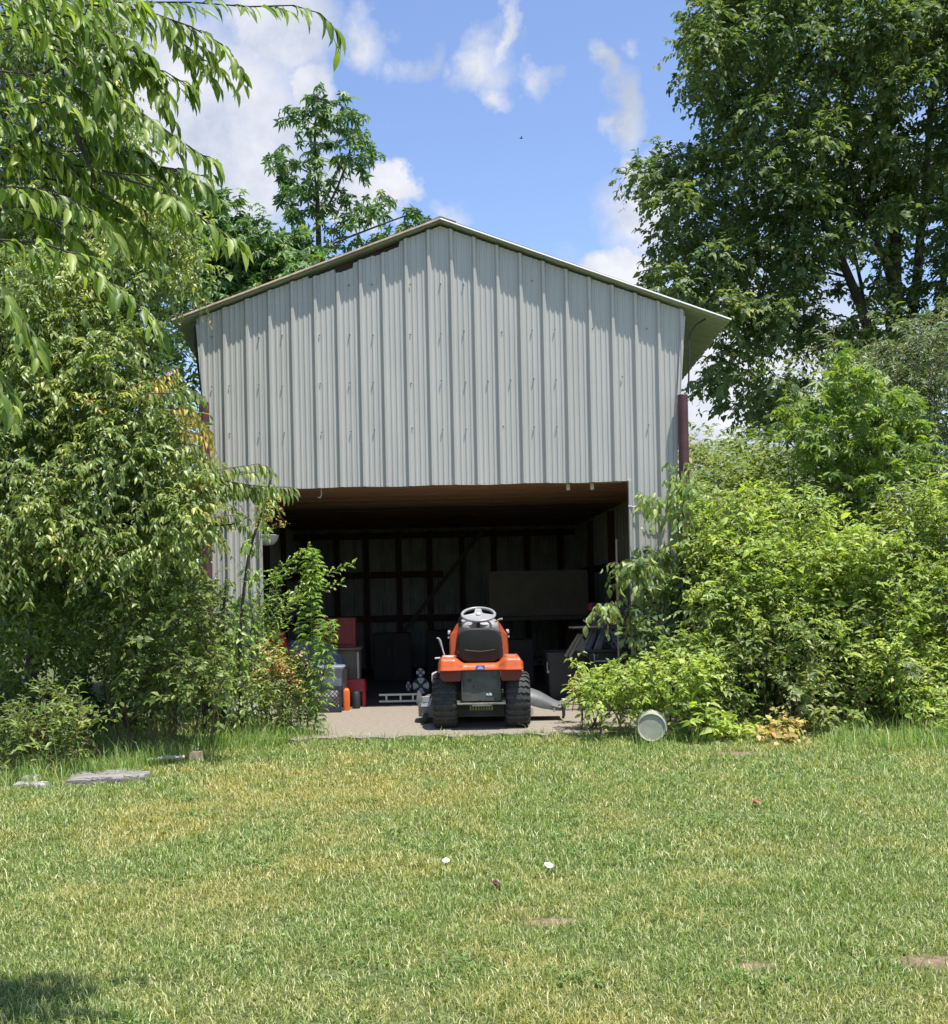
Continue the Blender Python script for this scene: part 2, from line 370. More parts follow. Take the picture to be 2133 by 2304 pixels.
# side and back walls of ribbed sheet
def ribwall(name, a, b2, z0, zt, mat):
    m = MB(); a = Vector(a); b2 = Vector(b2); d = (b2 - a); Ln = d.length; d.normalize(); nn = Vector((-d.y, d.x, 0))
    stn = profile(PH0, PH0 + Ln); cl = []
    for x, h in stn:
        p = a + d * (x - PH0) + nn * h; top = zt(p) if callable(zt) else zt
        cl += [(p.x, p.y, z0), (p.x, p.y, top)]
    m.add(cl, [(2 * i, 2 * i + 2, 2 * i + 3, 2 * i + 1) for i in range(len(stn) - 1)])
    return m.build(name, mat, shed)
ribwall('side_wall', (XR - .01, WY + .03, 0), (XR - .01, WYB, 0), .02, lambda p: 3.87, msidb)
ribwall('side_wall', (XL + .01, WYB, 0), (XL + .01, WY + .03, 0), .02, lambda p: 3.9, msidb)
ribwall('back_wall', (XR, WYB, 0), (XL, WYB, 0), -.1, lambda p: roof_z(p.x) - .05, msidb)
# roof: ribs run down the slope; the eaves flare and sag towards the back
mroof = pmat('roof_sheet', (.36, .40, .33), .45, col2=(.30, .33, .27), vscale=2.5)
def roofhalf(xe, ze, flare, sag):
    m = MB(); Y0 = WY - .075; ys = profile(PH0, PH0 + WYB - WY + .35); ns = 7; top = []; nn = Vector((0, 0, 1))
    for y, h in ys:
        yy = Y0 + (y - PH0); tq = yy - Y0
        for i in range(ns + 1):
            s = i / ns; x = AX + (xe + flare * tq - AX) * s; z = AZ + (ze - sag * tq - AZ) * s
            top.append((x, yy, z + h))
    k = ns + 1; n0 = len(top)
    m.add(top + [(x, y, z - .006) for x, y, z in top],
          [(i * k + j, i * k + j + 1, (i + 1) * k + j + 1, (i + 1) * k + j) for i in range(len(ys) - 1) for j in range(ns)] +
          [(n0 + i * k + j, n0 + (i + 1) * k + j, n0 + (i + 1) * k + j + 1, n0 + i * k + j + 1) for i in range(len(ys) - 1) for j in range(ns)])
    return m.build('roof_panel', mroof, shed)
roofhalf(ERX, ERZ, .035, .045); roofhalf(ELX, ELZ, -.03, .06)
mwhite = pmat('white_trim', (.50, .50, .485), .4, var=.12, vscale=9)
mrust = pmat('weathered_trim', (.30, .24, .19), .8, col2=(.17, .13, .10), vscale=12)
def strip(a, b2, w, h, mat, name):
    a, b2 = Vector(a), Vector(b2); d = (b2 - a); nz_ = d.cross(Vector((0, 1, 0))).normalized(); nz_ = -nz_ if nz_.z < 0 else nz_; m = MB(); m.loft([[p + Vector((0, u * w, 0)) + nz_ * v * h for u, v in ((-.5, -.5), (-.5, -.25), (.1, .5), (.5, .5), (.5, -.5))] for p in (a, b2)]); return m.build(name, mat, shed)
strip((AX, WY - .085, AZ + .012), (ERX + .01, WY - .085, ERZ + .012), .03, .020, mwhite, 'rake_trim')
strip((AX, WY - .085, AZ + .012), (ELX - .01, WY - .085, ELZ + .012), .03, .026, mrust, 'rake_trim')
rc = MB(); rc.loft([[Vector((AX - .16, y, AZ - .02)), Vector((AX, y, AZ + .045)), Vector((AX + .16, y, AZ - .015)), Vector((AX, y, AZ + .03))] for y in (WY - .07, WYB + .2)]); rc.build('ridge_cap', mrust, shed)
# timber: header behind the siding, ceiling boards, studs, girts
def woodmat(name, c1, c2, st):
    return pmat(name, c1, .75, spec=.25, col2=c2, vscale=3.0, stretch=st, bump=.25, bscale=9)
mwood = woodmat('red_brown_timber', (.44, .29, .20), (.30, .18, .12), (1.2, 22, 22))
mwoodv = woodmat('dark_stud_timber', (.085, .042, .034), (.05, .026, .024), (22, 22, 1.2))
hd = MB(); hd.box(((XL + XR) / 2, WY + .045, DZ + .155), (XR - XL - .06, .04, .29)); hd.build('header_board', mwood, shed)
rf = MB()
for sgn, xe, ze in ((1, XR - .02, roof_z(XR - .02)), (-1, XL + .02, roof_z(XL + .02))):
    a = Vector((AX, WY + .05, AZ - .12)); b2 = Vector((xe, WY + .05, ze - .12)); d = b2 - a
    rf.box((a + b2) / 2, (d.length, .035, .13), d.to_track_quat('X', 'Z').to_matrix())
rf.build('gable_rafter', mwoodv, shed)
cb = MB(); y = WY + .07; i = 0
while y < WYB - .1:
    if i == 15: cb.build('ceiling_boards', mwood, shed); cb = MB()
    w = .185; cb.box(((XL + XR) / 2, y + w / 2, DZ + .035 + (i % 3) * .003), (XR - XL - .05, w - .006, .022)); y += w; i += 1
cb.build('inner_ceiling', woodmat('shade_toned_timber', (.22, .135, .095), (.14, .085, .06), (1.2, 22, 22)), shed)  # same boards in a darker tone, painting the light falloff deeper inside
for px, nm in ((1278, 0), (1332, 0)):
    q = P(px, 1098, WY + .1); k = MB(); k.box((q.x, q.y, DZ - .028), (.036, .035, .075)); k.build('wood_block', pmat('pale_block', (.62, .57, .48), .7, var=.2), shed, bevel=.003)
k = MB(); q = P(1340, 1085, WY + .1); k.box((1.78, WY + .12, DZ + .012), (.52, .05, .018)); k.build('batten', pmat('pale_block', (.6, .55, .46)), shed)
k = MB(); q = P(723, 1112, WY + .1); k.tube([q + Vector((0, 0, .1)), q + Vector((0, 0, 0)), q + Vector((-.01, 0, -.035)), q + Vector((-.035, 0, -.03))], .008, 6); k.build('hook', mwhite, shed, smooth=True)
s_b = F / (WYB - .06)
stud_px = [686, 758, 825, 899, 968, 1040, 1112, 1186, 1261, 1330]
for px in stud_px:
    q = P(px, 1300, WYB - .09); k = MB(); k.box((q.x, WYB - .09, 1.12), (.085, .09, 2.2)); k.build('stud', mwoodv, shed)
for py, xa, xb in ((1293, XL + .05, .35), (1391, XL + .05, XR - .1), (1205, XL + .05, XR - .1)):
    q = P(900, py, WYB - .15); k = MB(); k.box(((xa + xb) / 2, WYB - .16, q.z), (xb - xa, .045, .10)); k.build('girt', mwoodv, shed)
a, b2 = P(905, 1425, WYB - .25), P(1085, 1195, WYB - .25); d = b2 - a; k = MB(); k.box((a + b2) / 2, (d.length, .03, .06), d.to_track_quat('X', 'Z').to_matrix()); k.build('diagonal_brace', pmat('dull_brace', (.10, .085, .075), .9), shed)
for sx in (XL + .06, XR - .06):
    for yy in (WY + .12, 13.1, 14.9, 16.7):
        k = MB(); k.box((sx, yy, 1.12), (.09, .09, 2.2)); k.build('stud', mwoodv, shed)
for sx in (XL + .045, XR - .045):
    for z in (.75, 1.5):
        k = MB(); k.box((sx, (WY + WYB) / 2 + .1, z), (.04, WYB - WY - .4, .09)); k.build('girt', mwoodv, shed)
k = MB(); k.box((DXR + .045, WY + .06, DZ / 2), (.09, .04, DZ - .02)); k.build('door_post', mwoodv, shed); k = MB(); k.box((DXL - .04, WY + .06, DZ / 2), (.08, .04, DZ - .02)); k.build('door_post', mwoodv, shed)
# black trim and cable at the right corner
mblack = pmat('black_rubber', (.02, .02, .022), .6)
k = MB(); k.tube([(2.90, WY + .02, 3.86), (2.80, WY + .0, 3.80), (2.725, WY - .03, 3.70), (2.712, WY - .03, 3.4), (2.70, WY - .03, 3.1)], .009, 6); k.build('cable', mblack, shed, smooth=True)
k = MB(); k.loft([[Vector((left_edge(z) - w, WY + .005, z)), Vector((left_edge(z) - .007, WY + .005, z)), Vector((left_edge(z) - .007, WY + .03, z)), Vector((left_edge(z) - w, WY + .03, z))] for z, w in ((3.2, .02), (3.7, .045), (3.9, .03))]); k.build('corner_gap_board', mblack, shed)
# maroon steel pipes beside the two front corners
mmar = pmat('maroon_paint', (.10, .035, .042), .5, col2=(.07, .022, .028), vscale=6)
for px, top, lab in ((1537, 888, 'dark maroon steel pipe post beside the shed corner under the wider eave, vines round it'), (457, 905, 'dark maroon steel pipe post by the cherry tree, half hidden by leaves')):
    q = P(px, top, WY - .08); k = MB(); k.lathe([(.046, 0), (.051, .0), (.051, q.z - .006), (.046, q.z)], 20); o = k.build('pipe_post', mmar, smooth=True); o.location = (q.x - .006 * (1 if px > 1000 else -1), WY - .08, 0); tag(o, lab, 'post', 'maroon pipe posts at the shed corners')

# ------------------------------------------------------------------ riding mower
mor = pmat('orange_plastic', (.56, .098, .02), .36, spec=.5, col2=(.47, .095, .028), vscale=6, coat=.15, bump=.06, bscale=90)
mtyre = pmat('tyre_rubber', (.028, .029, .031), .75, spec=.35, col2=(.055, .052, .046), vscale=14)
mgr = pmat('grey_plastic', (.27, .27, .28), .45, var=.15, vscale=6)
mgr2 = pmat('light_grey_plastic', (.36, .36, .38), .4, var=.12, vscale=6)
mdk = pmat('dark_steel', (.045, .052, .048), .55, col2=(.075, .08, .07), vscale=9)
mseat = pmat('black_vinyl', (.013, .015, .015), .55, spec=.35, col2=(.019, .021, .021), vscale=10, bump=.15, bscale=160)
mdeck = pmat('deck_grey_paint', (.12, .122, .125), .5, col2=(.19, .175, .155), vscale=8)
mgrime = pmat('grassy_grime', (.22, .22, .10), .9, col2=(.09, .08, .05), vscale=22)
mrim = pmat('rim_cream', (.5, .5, .46), .4)
MX, MY = .487, 9.72
mow = empty('riding_mower', (MX, MY, 0), 'orange riding lawn mower with black seat seen from behind at the shed doorway', 'riding mower', rz=R(-2.2))
def wheel(name, x, y, rad, wid, side):
    w = bpy.data.objects.new(name, None); COL.objects.link(w); w.parent = mow; w.location = (x, y, rad)
    h = wid / 2; sh = .035
    k = MB(); k.lathe([(rad * .5, -h + .02), (rad * .62, -h + .004), (rad * .8, -h), (rad - sh, -h + .006), (rad - .014, -h + .018), (rad - .006, -h + .04), (rad, 0), (rad - .006, h - .04), (rad - .014, h - .018), (rad - sh, h - .006), (rad * .8, h), (rad * .62, h - .004), (rad * .5, h - .02)], 56, 'X')
    nr = 26
    for i in range(nr):
        a0 = 2 * math.pi * i / nr; m = 17; rings = []
        for j in range(m):
            u = -1 + 2 * j / (m - 1); xx = u * (h - .002)
            zz = abs(((u * 2.6 + 10.25) % 1) - .5) * 2 - .5
            e = max(0, (abs(u) - .72) / .28); r0 = rad - .006 - e * e * .026
            am = a0 + zz * .075; wd = .062
            rings.append([Vector((xx, math.sin(am + q) * (r0 + dr), math.cos(am + q) * (r0 + dr))) for q, dr in ((-wd, -.004), (-wd * .8, .013), (wd * .8, .013), (wd, -.004))])
        k.loft(rings, cap=True)
    k.build('tyre', mtyre, w, smooth=True, angle=30)
    k = MB(); s = side
    k.lathe([(rad * .54, s * (h - .012)), (rad * .5, s * (h - .02)), (rad * .46, s * (h - .05)), (rad * .2, s * (h - .055)), (rad * .18, s * (h - .03)), (0.004, s * (h - .03)), (.004, 0), (rad * .54, 0)], 32, 'X')
    k.build('rim', mrim, w, smooth=True)
wheel('rear_wheel', -.305, 0, .232, .215, -1); wheel('rear_wheel', .310, 0, .232, .215, 1)
wheel('front_wheel', -.33, 1.15, .18, .15, -1); wheel('front_wheel', .33, 1.15, .18, .15, 1)
# fender
def sst(a, b2, x):
    u = min(1, max(0, (x - a) / (b2 - a))); return u * u * (3 - 2 * u)
rings = []
xs = sorted(set([-.357 + .714 * i / 44 for i in range(45)] + [-.235, -.215, .215, .235]))
for x in xs:
    ax = abs(x); up = sst(.13, .225, ax); e = sst(.325, .357, ax); zt = .556 + .052 * up - .045 * e
    bul = .012 * up; yr = -.305 - bul + .05 * e * e + .03 * (1 - up)
    zb = .500
    rings.append([Vector((x, yr + .012, zb)), Vector((x, yr - .004, zb + .006)), Vector((x, yr, zb + .022)), Vector((x, yr + .008, zb + .034)), Vector((x, yr + .006, zt - .030)), Vector((x, yr + .022, zt - .010)), Vector((x, yr + .05, zt)),
                  Vector((x, .18, zt + .004)), Vector((x, .27, zt - .03)), Vector((x, .30, zb)), Vector((x, .28, zb)), Vector((x, .1, zt - .03)), Vector((x, yr + .06, zt - .035))])
k = MB(); k.loft(rings); fen = k.build('fender', mor, mow, smooth=True, angle=50)
for s in (-1, 1):
    k = MB(); o = [(.165, -.27), (.345, -.27), (.345, -.25), (.18, -.235)]
    rr = []
    for z, sh in ((.502, 0), (.46, .002), (.43, .012), (.412, .04)):
        rr.append([Vector((s * (x - (sh if x > .3 else -sh * .3)), y, z)) for x, y in o])
    k.loft(rr); k.build('wheel_arch', pmat('shaded_arch_plastic', (.14, .018, .010), .55), mow, smooth=True)  # fender's orange coloured dark red, the shade beneath it painted in
# sticker
k = MB(); k.box((-.002, -.281, .526), (.074, .002, .036)); stk = k.build('sticker', pmat('blue_label', (.08, .12, .42), .4), mow)
k = MB()
k.box((-.002, -.2825, .515), (.052, .001, .004)); k.box((-.002, -.2825, .522), (.040, .001, .0025))
for dx, hh in ((-.014, .008), (-.007, .012), (0, .009), (.007, .012), (.014, .008)): k.add([(-.002 + dx - .003, -.2825, .527), (-.002 + dx + .003, -.2825, .527), (-.002 + dx, -.2825, .527 + hh)], [(0, 1, 2)])
k.build('crown_emblem', pmat('label_white', (.7, .75, .9), .5), stk)
# cup holder, tank cap
k = MB(); k.lathe([(.03, .606), (.047, .606), (.047, .617), (.036, .619), (.034, .585), (.03, .585)], 28, 'Z', (.255, -.13, 0)); k.build('cup_holder', mgr2, mow, smooth=True)
k = MB(); k.lathe([(.002, .60), (.05, .60), (.055, .612), (.05, .62), (.002, .622)], 24, 'Z', (-.27, -.1, 0)); k.build('tank_cap', pmat('peach_cap', (.62, .38, .32), .45), mow, smooth=True)
# seat
def outline_seat(sc, hw_t, hw_b, zt, zb, n=40):
    out = []
    for i in range(n):
        a = 2 * math.pi * i / n; c, s_ = math.cos(a), math.sin(a)
        e = .42; cx = math.copysign(abs(c) ** e, c); cz = math.copysign(abs(s_) ** e, s_)
        z = (zt + zb) / 2 + cz * (zt - zb) / 2 * sc; f = (z - zb) / (zt - zb)
        hw = (hw_b + (hw_t - hw_b) * f + .028 * math.sin(min(1, max(0, f)) * math.pi)) * sc
        out.append((cx * hw, z))
    return out
k = MB(); rr = []
for sc, y in ((.90, -.155), (.955, -.152), (.99, -.138), (1.0, -.115), (1.0, -.085), (.985, -.06), (.93, -.04), (.6, -.03)):
    rr.append([Vector((x, y + (z - .56) * -.10, z)) for x, z in outline_seat(sc, .165, .165, .852, .560)])
k.loft(rr)
seat = k.build('seat', mseat, mow, smooth=True, angle=60)
k = MB(); k.tube([Vector((x, -.148 + (z - .56) * -.10, z)) for x, z in outline_seat(.93, .165, .165, .852, .560)], .0045, 6, closed=True); k.build('piping', pmat('seat_piping', (.05, .055, .055), .4), seat, smooth=True)
k = MB(); k.tube([Vector((-.13 + .26 * i / 20, -.178 + .0, .672 - .015 * math.sin(math.pi * i / 20))) for i in range(21)], .003, 5); k.build('seam', pmat('seat_piping', (.05, .055, .055)), seat, smooth=True)
k = MB(); rr = []
for sc, z in ((.8, .555), (.97, .565), (1, .59), (1, .625), (.96, .645), (.8, .65)): rr.append([Vector((x * sc, .10 + y * sc, z)) for x, y in rrect(.40, .40, .08)])
k.loft(rr); k.build('seat_cushion', mseat, seat, smooth=True)
k = MB(); k.box((0, -.05, .545), (.22, .12, .03)); k.box((-.1, -.13, .553), (.05, .03, .012)); k.box((.06, -.13, .553), (.05, .03, .012)); k.build('seat_bracket', mdk, mow, bevel=.004)
# rear plate, hitch, transmission
k = MB(); k.box((0, -.235, .372), (.312, .012, .262)); k.box((-.158, -.225, .372), (.012, .05, .25)); k.box((.158, -.225, .372), (.012, .05, .25)); k.box((0, -.243, .48), (.17, .01, .03)); k.box((-.02, -.244, .455), (.13, .006, .022))
pl = k.build('rear_plate', mdk, mow, bevel=.003)
k = MB()
for (x, z, w, h) in ((-.095, .418, .032, .02), (-.062, .365, .012, .022), (.1, .30, .012, .02), (.118, .255, .02, .012), (.11, .44, .02, .014), (-.01, .25, .018, .008)): k.box((x, -.2425, z), (w, .003, h))
k.build('slot', mblack, pl)
k = MB()
for (x, z, w, h) in ((.052, .300, .018, .006), (.055, .291, .022, .005), (.078, .302, .018, .008), (.080, .292, .02, .008)): k.box((x, -.243, z), (w, .003, h))
k.build('label_mark', pmat('label_white', (.75, .78, .8)), pl)
k = MB(); k.box((0, -.26, .222), (.40, .07, .012)); k.box((0, -.292, .214), (.16, .008, .024)); k.box((-.19, -.2, .23), (.03, .1, .03)); k.box((.19, -.2, .23), (.03, .1, .03)); k.build('hitch_plate', pmat('worn_steel', (.20, .19, .17), .55, col2=(.10, .10, .09), vscale=20), mow, bevel=.002)
k = MB()
for i in range(9): k.box((-.09 + i * .0225, -.1, .186), (.013, .2, .055))
k.box((0, -.06, .195), (.2, .2, .04)); k.box((0, 0, .22), (.5, .07, .06)); k.build('gearbox', mgrime, mow, bevel=.003)
k = MB(); k.box((0, .45, .40), (.28, 1.1, .05)); k.box((-.14, .4, .42), (.012, 1.3, .1)); k.box((.14, .4, .42), (.012, 1.3, .1)); k.box((0, 1.15, .2), (.56, .05, .05)); k.box((0, 1.15, .3), (.1, .06, .2)); k.build('chassis', mdk, mow, bevel=.003)
# foot boards with upturned ends
for s in (-1, 1):
    k = MB(); k.box((s * .30, .50, .375), (.24, .45, .012)); k.box((s * .27, .33, .43), (.2, .012, .12), (R(-20), 0, 0)); k.build('foot_board', mdk, mow, bevel=.003)
mfb = pmat('pinkish_grey_plastic', (.50, .46, .47), .5, var=.15)
k = MB(); k.loft([[Vector((x, y, z)) for x, z in ((-.425, .385 + dz), (-.37, .375 + dz), (-.365, .45), (-.38, .47), (-.425, .452))] for y, dz in ((.10, 0), (.26, 0))]); k.build('side_guard', mfb, mow, bevel=.006)
k = MB(); k.loft([[Vector((x, y, z)) for x, z in ((.345, .40), (.405, .39), (.385, .44), (.366, .485), (.35, .45))] for y in (.10, .22)]); k.build('side_guard', mfb, mow, bevel=.004)
# hood
k = MB(); rr = []
sec = [(-.262, .40), (-.272, .56), (-.274, .70), (-.262, .775), (-.236, .81), (-.205, .865), (-.15, .915), (-.08, .935), (0, .94), (.08, .935), (.15, .915), (.205, .865), (.236, .81), (.262, .775), (.274, .70), (.272, .56), (.262, .40)]
for y, sx, sz in ((.80, 1, 1), (.95, 1, .995), (1.2, .98, .97), (1.4, .93, .92), (1.52, .84, .84), (1.58, .6, .72)):
    rr.append([Vector((x * sx, y, .40 + (z - .40) * (sz * 1.0) if z > .4 else .40)) for x, z in sec])
k.loft(rr, closed=True); k.build('hood', mor, mow, smooth=True, angle=40)
for s in (-1, 1):
    k = MB(); k.loft([[Vector((s * x, y, z)) for x, z in ((.272, zz), (.285, zz), (.285, zz + h), (.262, zz + h))] for (y, zz, h) in ((.79, .775, .018), (.95, .79, .018))])
    k.box((s * .278, .785, .745), (.016, .02, .018)); k.build('hood_latch', mgr2, mow)
# lower side panels: narrow towards the foot
for s in (-1, 1):
    k = MB(); k.loft([[Vector((s * a, y, z)) for a, z in ((.20, .80), (.262, .775), (.258, .62), (.268, .48), (.255, .42), (.235, .42), (.222, .60))] for y in (.70, .81)]); k.build('side_panel', mor, mow, smooth=True, angle=50)
# dash cowl
k = MB(); rr = []
for z, hw, y0 in ((.45, .17, .64), (.78, .185, .62), (.845, .188, .60), (.875, .180, .60), (.90, .165, .63), (.915, .12, .67)):
    rr.append([Vector((hw * math.copysign(abs(math.cos(a)) ** .7, math.cos(a)), y0 + .12 + .12 * math.sin(a), z - .02 * math.sin(a) * -1)) for a in [2 * math.pi * i / 32 for i in range(32)]])
k.loft(rr); cow = k.build('dash_cowl', mgr, mow, smooth=True, angle=60)
k = MB(); k.tube([(.175 * math.cos(a), .735 - .14 * math.sin(a) , .862) for a in [math.pi * i / 20 for i in range(21)]], .006, 6); k.build('cowl_lip', mgr2, cow, smooth=True)
k = MB(); k.tube([(-.155, .6, .885), (-.175, .58, .91), (-.16, .56, .935)], .012, 6); k.box((-.17, .6, .87), (.03, .04, .05)); k.build('throttle', mblack, cow, smooth=True)
k = MB(); k.lathe([(.002, 0), (.017, 0), (.017, .006), (.002, .008)], 12, 'Z', (.165, .6, .885)); k.build('key_switch', pmat('key_yellow', (.7, .5, .1), .4), cow)
# steering wheel
sw = bpy.data.objects.new('steering_wheel', None); COL.objects.link(sw); sw.parent = mow; sw.location = (0, .55, .957); sw.rotation_euler = (R(23), 0, 0)
mst = pmat('steering_grey', (.27, .27, .28), .35, var=.08)
k = MB(); k.tube([(.148 * math.cos(a), .148 * math.sin(a), 0) for a in [2 * math.pi * i / 48 for i in range(48)]], .0135, 12, closed=True); k.build('rim', mst, sw, smooth=True)
k = MB()
pad = [(.142 * math.cos(R(a)), .142 * math.sin(R(a))) for a in range(-172, -7, 8)]
pad = [(-.142, -.012)] + pad + [(.142, -.012), (.075, .012), (.045, .03), (.035, .06), (.028, .14), (-.028, .14), (-.035, .06), (-.045, .03), (-.075, .012)]
k.loft([[Vector((x * s, y * s, z)) for x, y in pad] for z, s in ((-.03, .6), (-.018, .97), (-.008, 1), (.002, .95), (-.002, .7))]); k.build('spokes', mst, sw, smooth=True, angle=50)
k = MB(); k.lathe([(.022, .0), (.022, .01), (.017, .014), (.002, .015), (.002, 0)], 24); k.build('hub_cap', mwhite, sw, smooth=True)
k = MB(); k.tube([(0, 0, -.02), (0, -.01, -.25)], .016, 10); k.build('column', mblack, sw, smooth=True)
k = MB(); k.tube([(.15, .60, .885), (.18, .57, .905), (.215, .56, .915)], [.006, .007, .01], 8); k.build('choke_lever', mfb, mow, smooth=True)
# levers at the left
k = MB(); k.tube([(-.30, .0, .60), (-.318, .01, .66), (-.328, .015, .70)], .006, 8); k.build('lever', mgr2, mow, smooth=True)
k = MB(); k.tube([(-.328, .015, .695), (-.342, .02, .745), (-.353, .02, .765), (-.37, .02, .768)], [.009, .011, .009, .006], 8); k.build('lever_grip', mgr, mow, smooth=True)
k = MB(); k.tube([(-.34, -.12, .603), (-.385, -.12, .600)], .008, 8); k.build('handle', mfb, mow, smooth=True)
# mower deck
k = MB(); dk = [(-.56, .45), (-.55, .38), (-.49, .33), (-.2, .30), (.2, .30), (.40, .34), (.42, .45), (.42, .75), (.36, .86), (.1, .92), (-.25, .92), (-.48, .86), (-.56, .72)]
def dko(s, z): return [Vector((-.09 + (x + .09) * s, .6 + (y - .6) * s, z)) for x, y in dk]
k.loft([dko(1.0, .055), dko(1.0, .13), dko(1.015, .14), dko(.985, .155), dko(.93, .20), dko(.84, .225), dko(.5, .235)]); dko_ = k.build('deck', mdeck, mow, smooth=True, angle=30)
k = MB(); k.loft([[Vector((-.49 + x, .36 + y, z)) for x, y in rrect(.075, .07, .02)] for z in (.19, .235)]); k.add([(-.535, .325, .15), (-.45, .32, .15), (-.43, .33, .222), (-.515, .335, .215)], [(0, 1, 2, 3)]); k.build('deck_cap', mgr2, dko_, smooth=True)
for s in (-.50, .40):
    k = MB(); k.lathe([(.002, -.02), (.045, -.02), (.045, .02), (.002, .02)], 20, 'X', (s, .30, .05)); k.build('gauge_wheel', mtyre, dko_, smooth=True)
# discharge chute
k = MB(); rr = []
prof = [(.36, .262, .16), (.42, .276, .15), (.48, .268, .13), (.55, .240, .11), (.61, .205, .10), (.67, .168, .088), (.71, .150, .086), (.76, .143, .095)]
for x, zt, zb in prof:
    y0, y1 = .36 + (x - .36) * .12, .74
    rr.append([Vector((x, y0 - .02, zb)), Vector((x, y0 - .025, zb + (zt - zb) * .45)), Vector((x, y0 + .01, zb + (zt - zb) * .82)), Vector((x, y0 + .07, zt)), Vector((x, y1 - .07, zt)), Vector((x, y1, zb + (zt - zb) * .7)), Vector((x, y1, zb)), Vector((x, y1 - .01, zb)), Vector((x, y1 - .07, zt - .012)), Vector((x, y0 + .07, zt - .012)), Vector((x, y0 + .012, zb + .02))])
k.loft(rr); ch = k.build('discharge_chute', pmat('chute_plastic', (.13, .13, .135), .5, col2=(.09, .092, .095), vscale=5), mow, smooth=True, angle=50)
k = MB(); k.tube([(.725, .37, .145), (.738, .36, .12), (.738, .36, .05), (.73, .36, .02)], [.012, .016, .014, .01], 8); k.build('rubber_flap', mblack, ch, smooth=True)
k = MB(); k.tube([(.66, .38, .12), (.65, .375, .08)], .008, 6); k.build('bracket', mgr, ch)
k = MB(); k.loft([[Vector((.435 + x, .28 + y, z)) for x, y in rrect(.06, .05, .015)] for z in (.06, .13)]); k.build('anti_scalp_roller', mgr2, dko_, smooth=True)

# ------------------------------------------------------------------ things stored in the shed
def put(o, loc): o.location = loc; return o
# black crate with diamond mesh sides
def crate(x, y, w, d, h):
    e = empty('mesh_crate', (x, y, 0), 'black plastic crate with a diamond mesh side, under the grey storage tub', 'crate')
    k = MB(); k.box((0, 0, .012), (w, d, .012))
    for sx in (-1, 1):
        for sy in (-1, 1): k.box((sx * (w / 2 - .012), sy * (d / 2 - .012), h / 2), (.024, .024, h))
    for z in (.018, h - .018):
        for sy in (-1, 1): k.box((0, sy * (d / 2 - .008), z), (w - .04, .014, .034))
        for sx in (-1, 1): k.box((sx * (w / 2 - .008), 0, z), (.014, d - .04, .034))
    k.build('frame', pmat('black_plastic', (.03, .032, .045), .4), e, bevel=.002)
    k = MB(); z0, z1 = .035, h - .035; hh = z1 - z0; st = .040
    for s in (-1, 1):
        xx = -w / 2 - hh
        while xx < w / 2:
            a = max(xx, -w / 2 + .02); bz = z0 + (a - xx); e2 = min(xx + hh, w / 2 - .02); ez = z0 + (e2 - xx)
            if e2 > a:
                za, zb = (bz, ez) if s > 0 else (z0 + z1 - bz, z0 + z1 - ez)
                k.tube([(a, -d / 2 + .006 + .002 * s, za), (e2, -d / 2 + .006 + .002 * s, zb)], .0042, 4)
                k.tube([(a, d / 2 - .006 + .002 * s, za), (e2, d / 2 - .006 + .002 * s, zb)], .0042, 4)
            xx += st
    k.build('mesh_side', pmat('black_plastic', (.03, .032, .045)), e)
    k = MB(); k.box((0, 0.0, h / 2), (w - .07, d - .07, h - .06)); k.build('white_contents', pmat('white_contents_m', (.75, .75, .8), .7, var=.4, vscale=30), e)
crate(-.99, 11.36, .33, .30, .255)
def tub(x, y, w, d, h, z, mat, lab, name='storage_tub', cat='tub', rz=0):
    e = empty(name, (x, y, z), lab, cat, rz=rz)
    k = MB(); k.loft([[Vector((a * s, b2 * s, zz)) for a, b2 in rrect(w, d, .03)] for zz, s in ((0, .86), (h * .84, .97), (h * .84, 1.0), (h, 1.02))]); k.build('body', mat, e, smooth=True, angle=30)
    k = MB(); k.loft([[Vector((a * s, b2 * s, zz)) for a, b2 in rrect(w, d, .03)] for zz, s in ((h, 1.06), (h + .014, 1.06), (h + .022, 1.0), (h + .022, .9), (h + .014, .88))]); k.build('lid', mat, e, smooth=True, angle=30)
tub(-.985, 11.38, .36, .30, .18, .257, pmat('bluegrey_plastic', (.20, .22, .28), .4), 'blue-grey lidded storage tub stacked on the black mesh crate')
# red stool / orange tube / black canister
e = empty('plastic_stool', (-.72, 11.86, 0), 'small red plastic stool standing beside the mesh crate', 'stool')
mred = pmat('red_plastic', (.38, .015, .018), .4, var=.15)
k = MB(); k.loft([[Vector((a, b2, z)) for a, b2 in rrect(w, w * .9, .03)] for z, w in ((.16, .235), (.27, .215), (.285, .19))]); k.build('seat', mred, e, smooth=True, angle=40)
for sx in (-1, 1):
    for sy in (-1, 1): k = MB(); k.box((sx * .09, sy * .08, .08), (.035, .035, .16)); k.build('leg', mred, e, bevel=.004)
k = MB(); k.loft([[Vector((a * s, b2 * s, z)) for a, b2 in rrect(.065, .08, .015)] for z, s in ((0, .95), (.19, 1), (.215, .7), (.225, .4))]); tag(put(k.build('orange_bottle', pmat('orange_jug', (.62, .13, .02), .4, var=.15), smooth=True, angle=40), (-.785, 11.42, 0)), 'slim orange plastic bottle between the mesh crate and the red stool', 'bottle')
k = MB(); k.lathe([(.002, 0), (.04, 0), (.042, .02), (.042, .15), (.03, .17), (.018, .175), (.018, .19), (.002, .19)], 20); tag(put(k.build('black_canister', mblack, smooth=True), (-.70, 11.6, 0)), 'short black canister standing in front of the red plastic stool', 'canister')
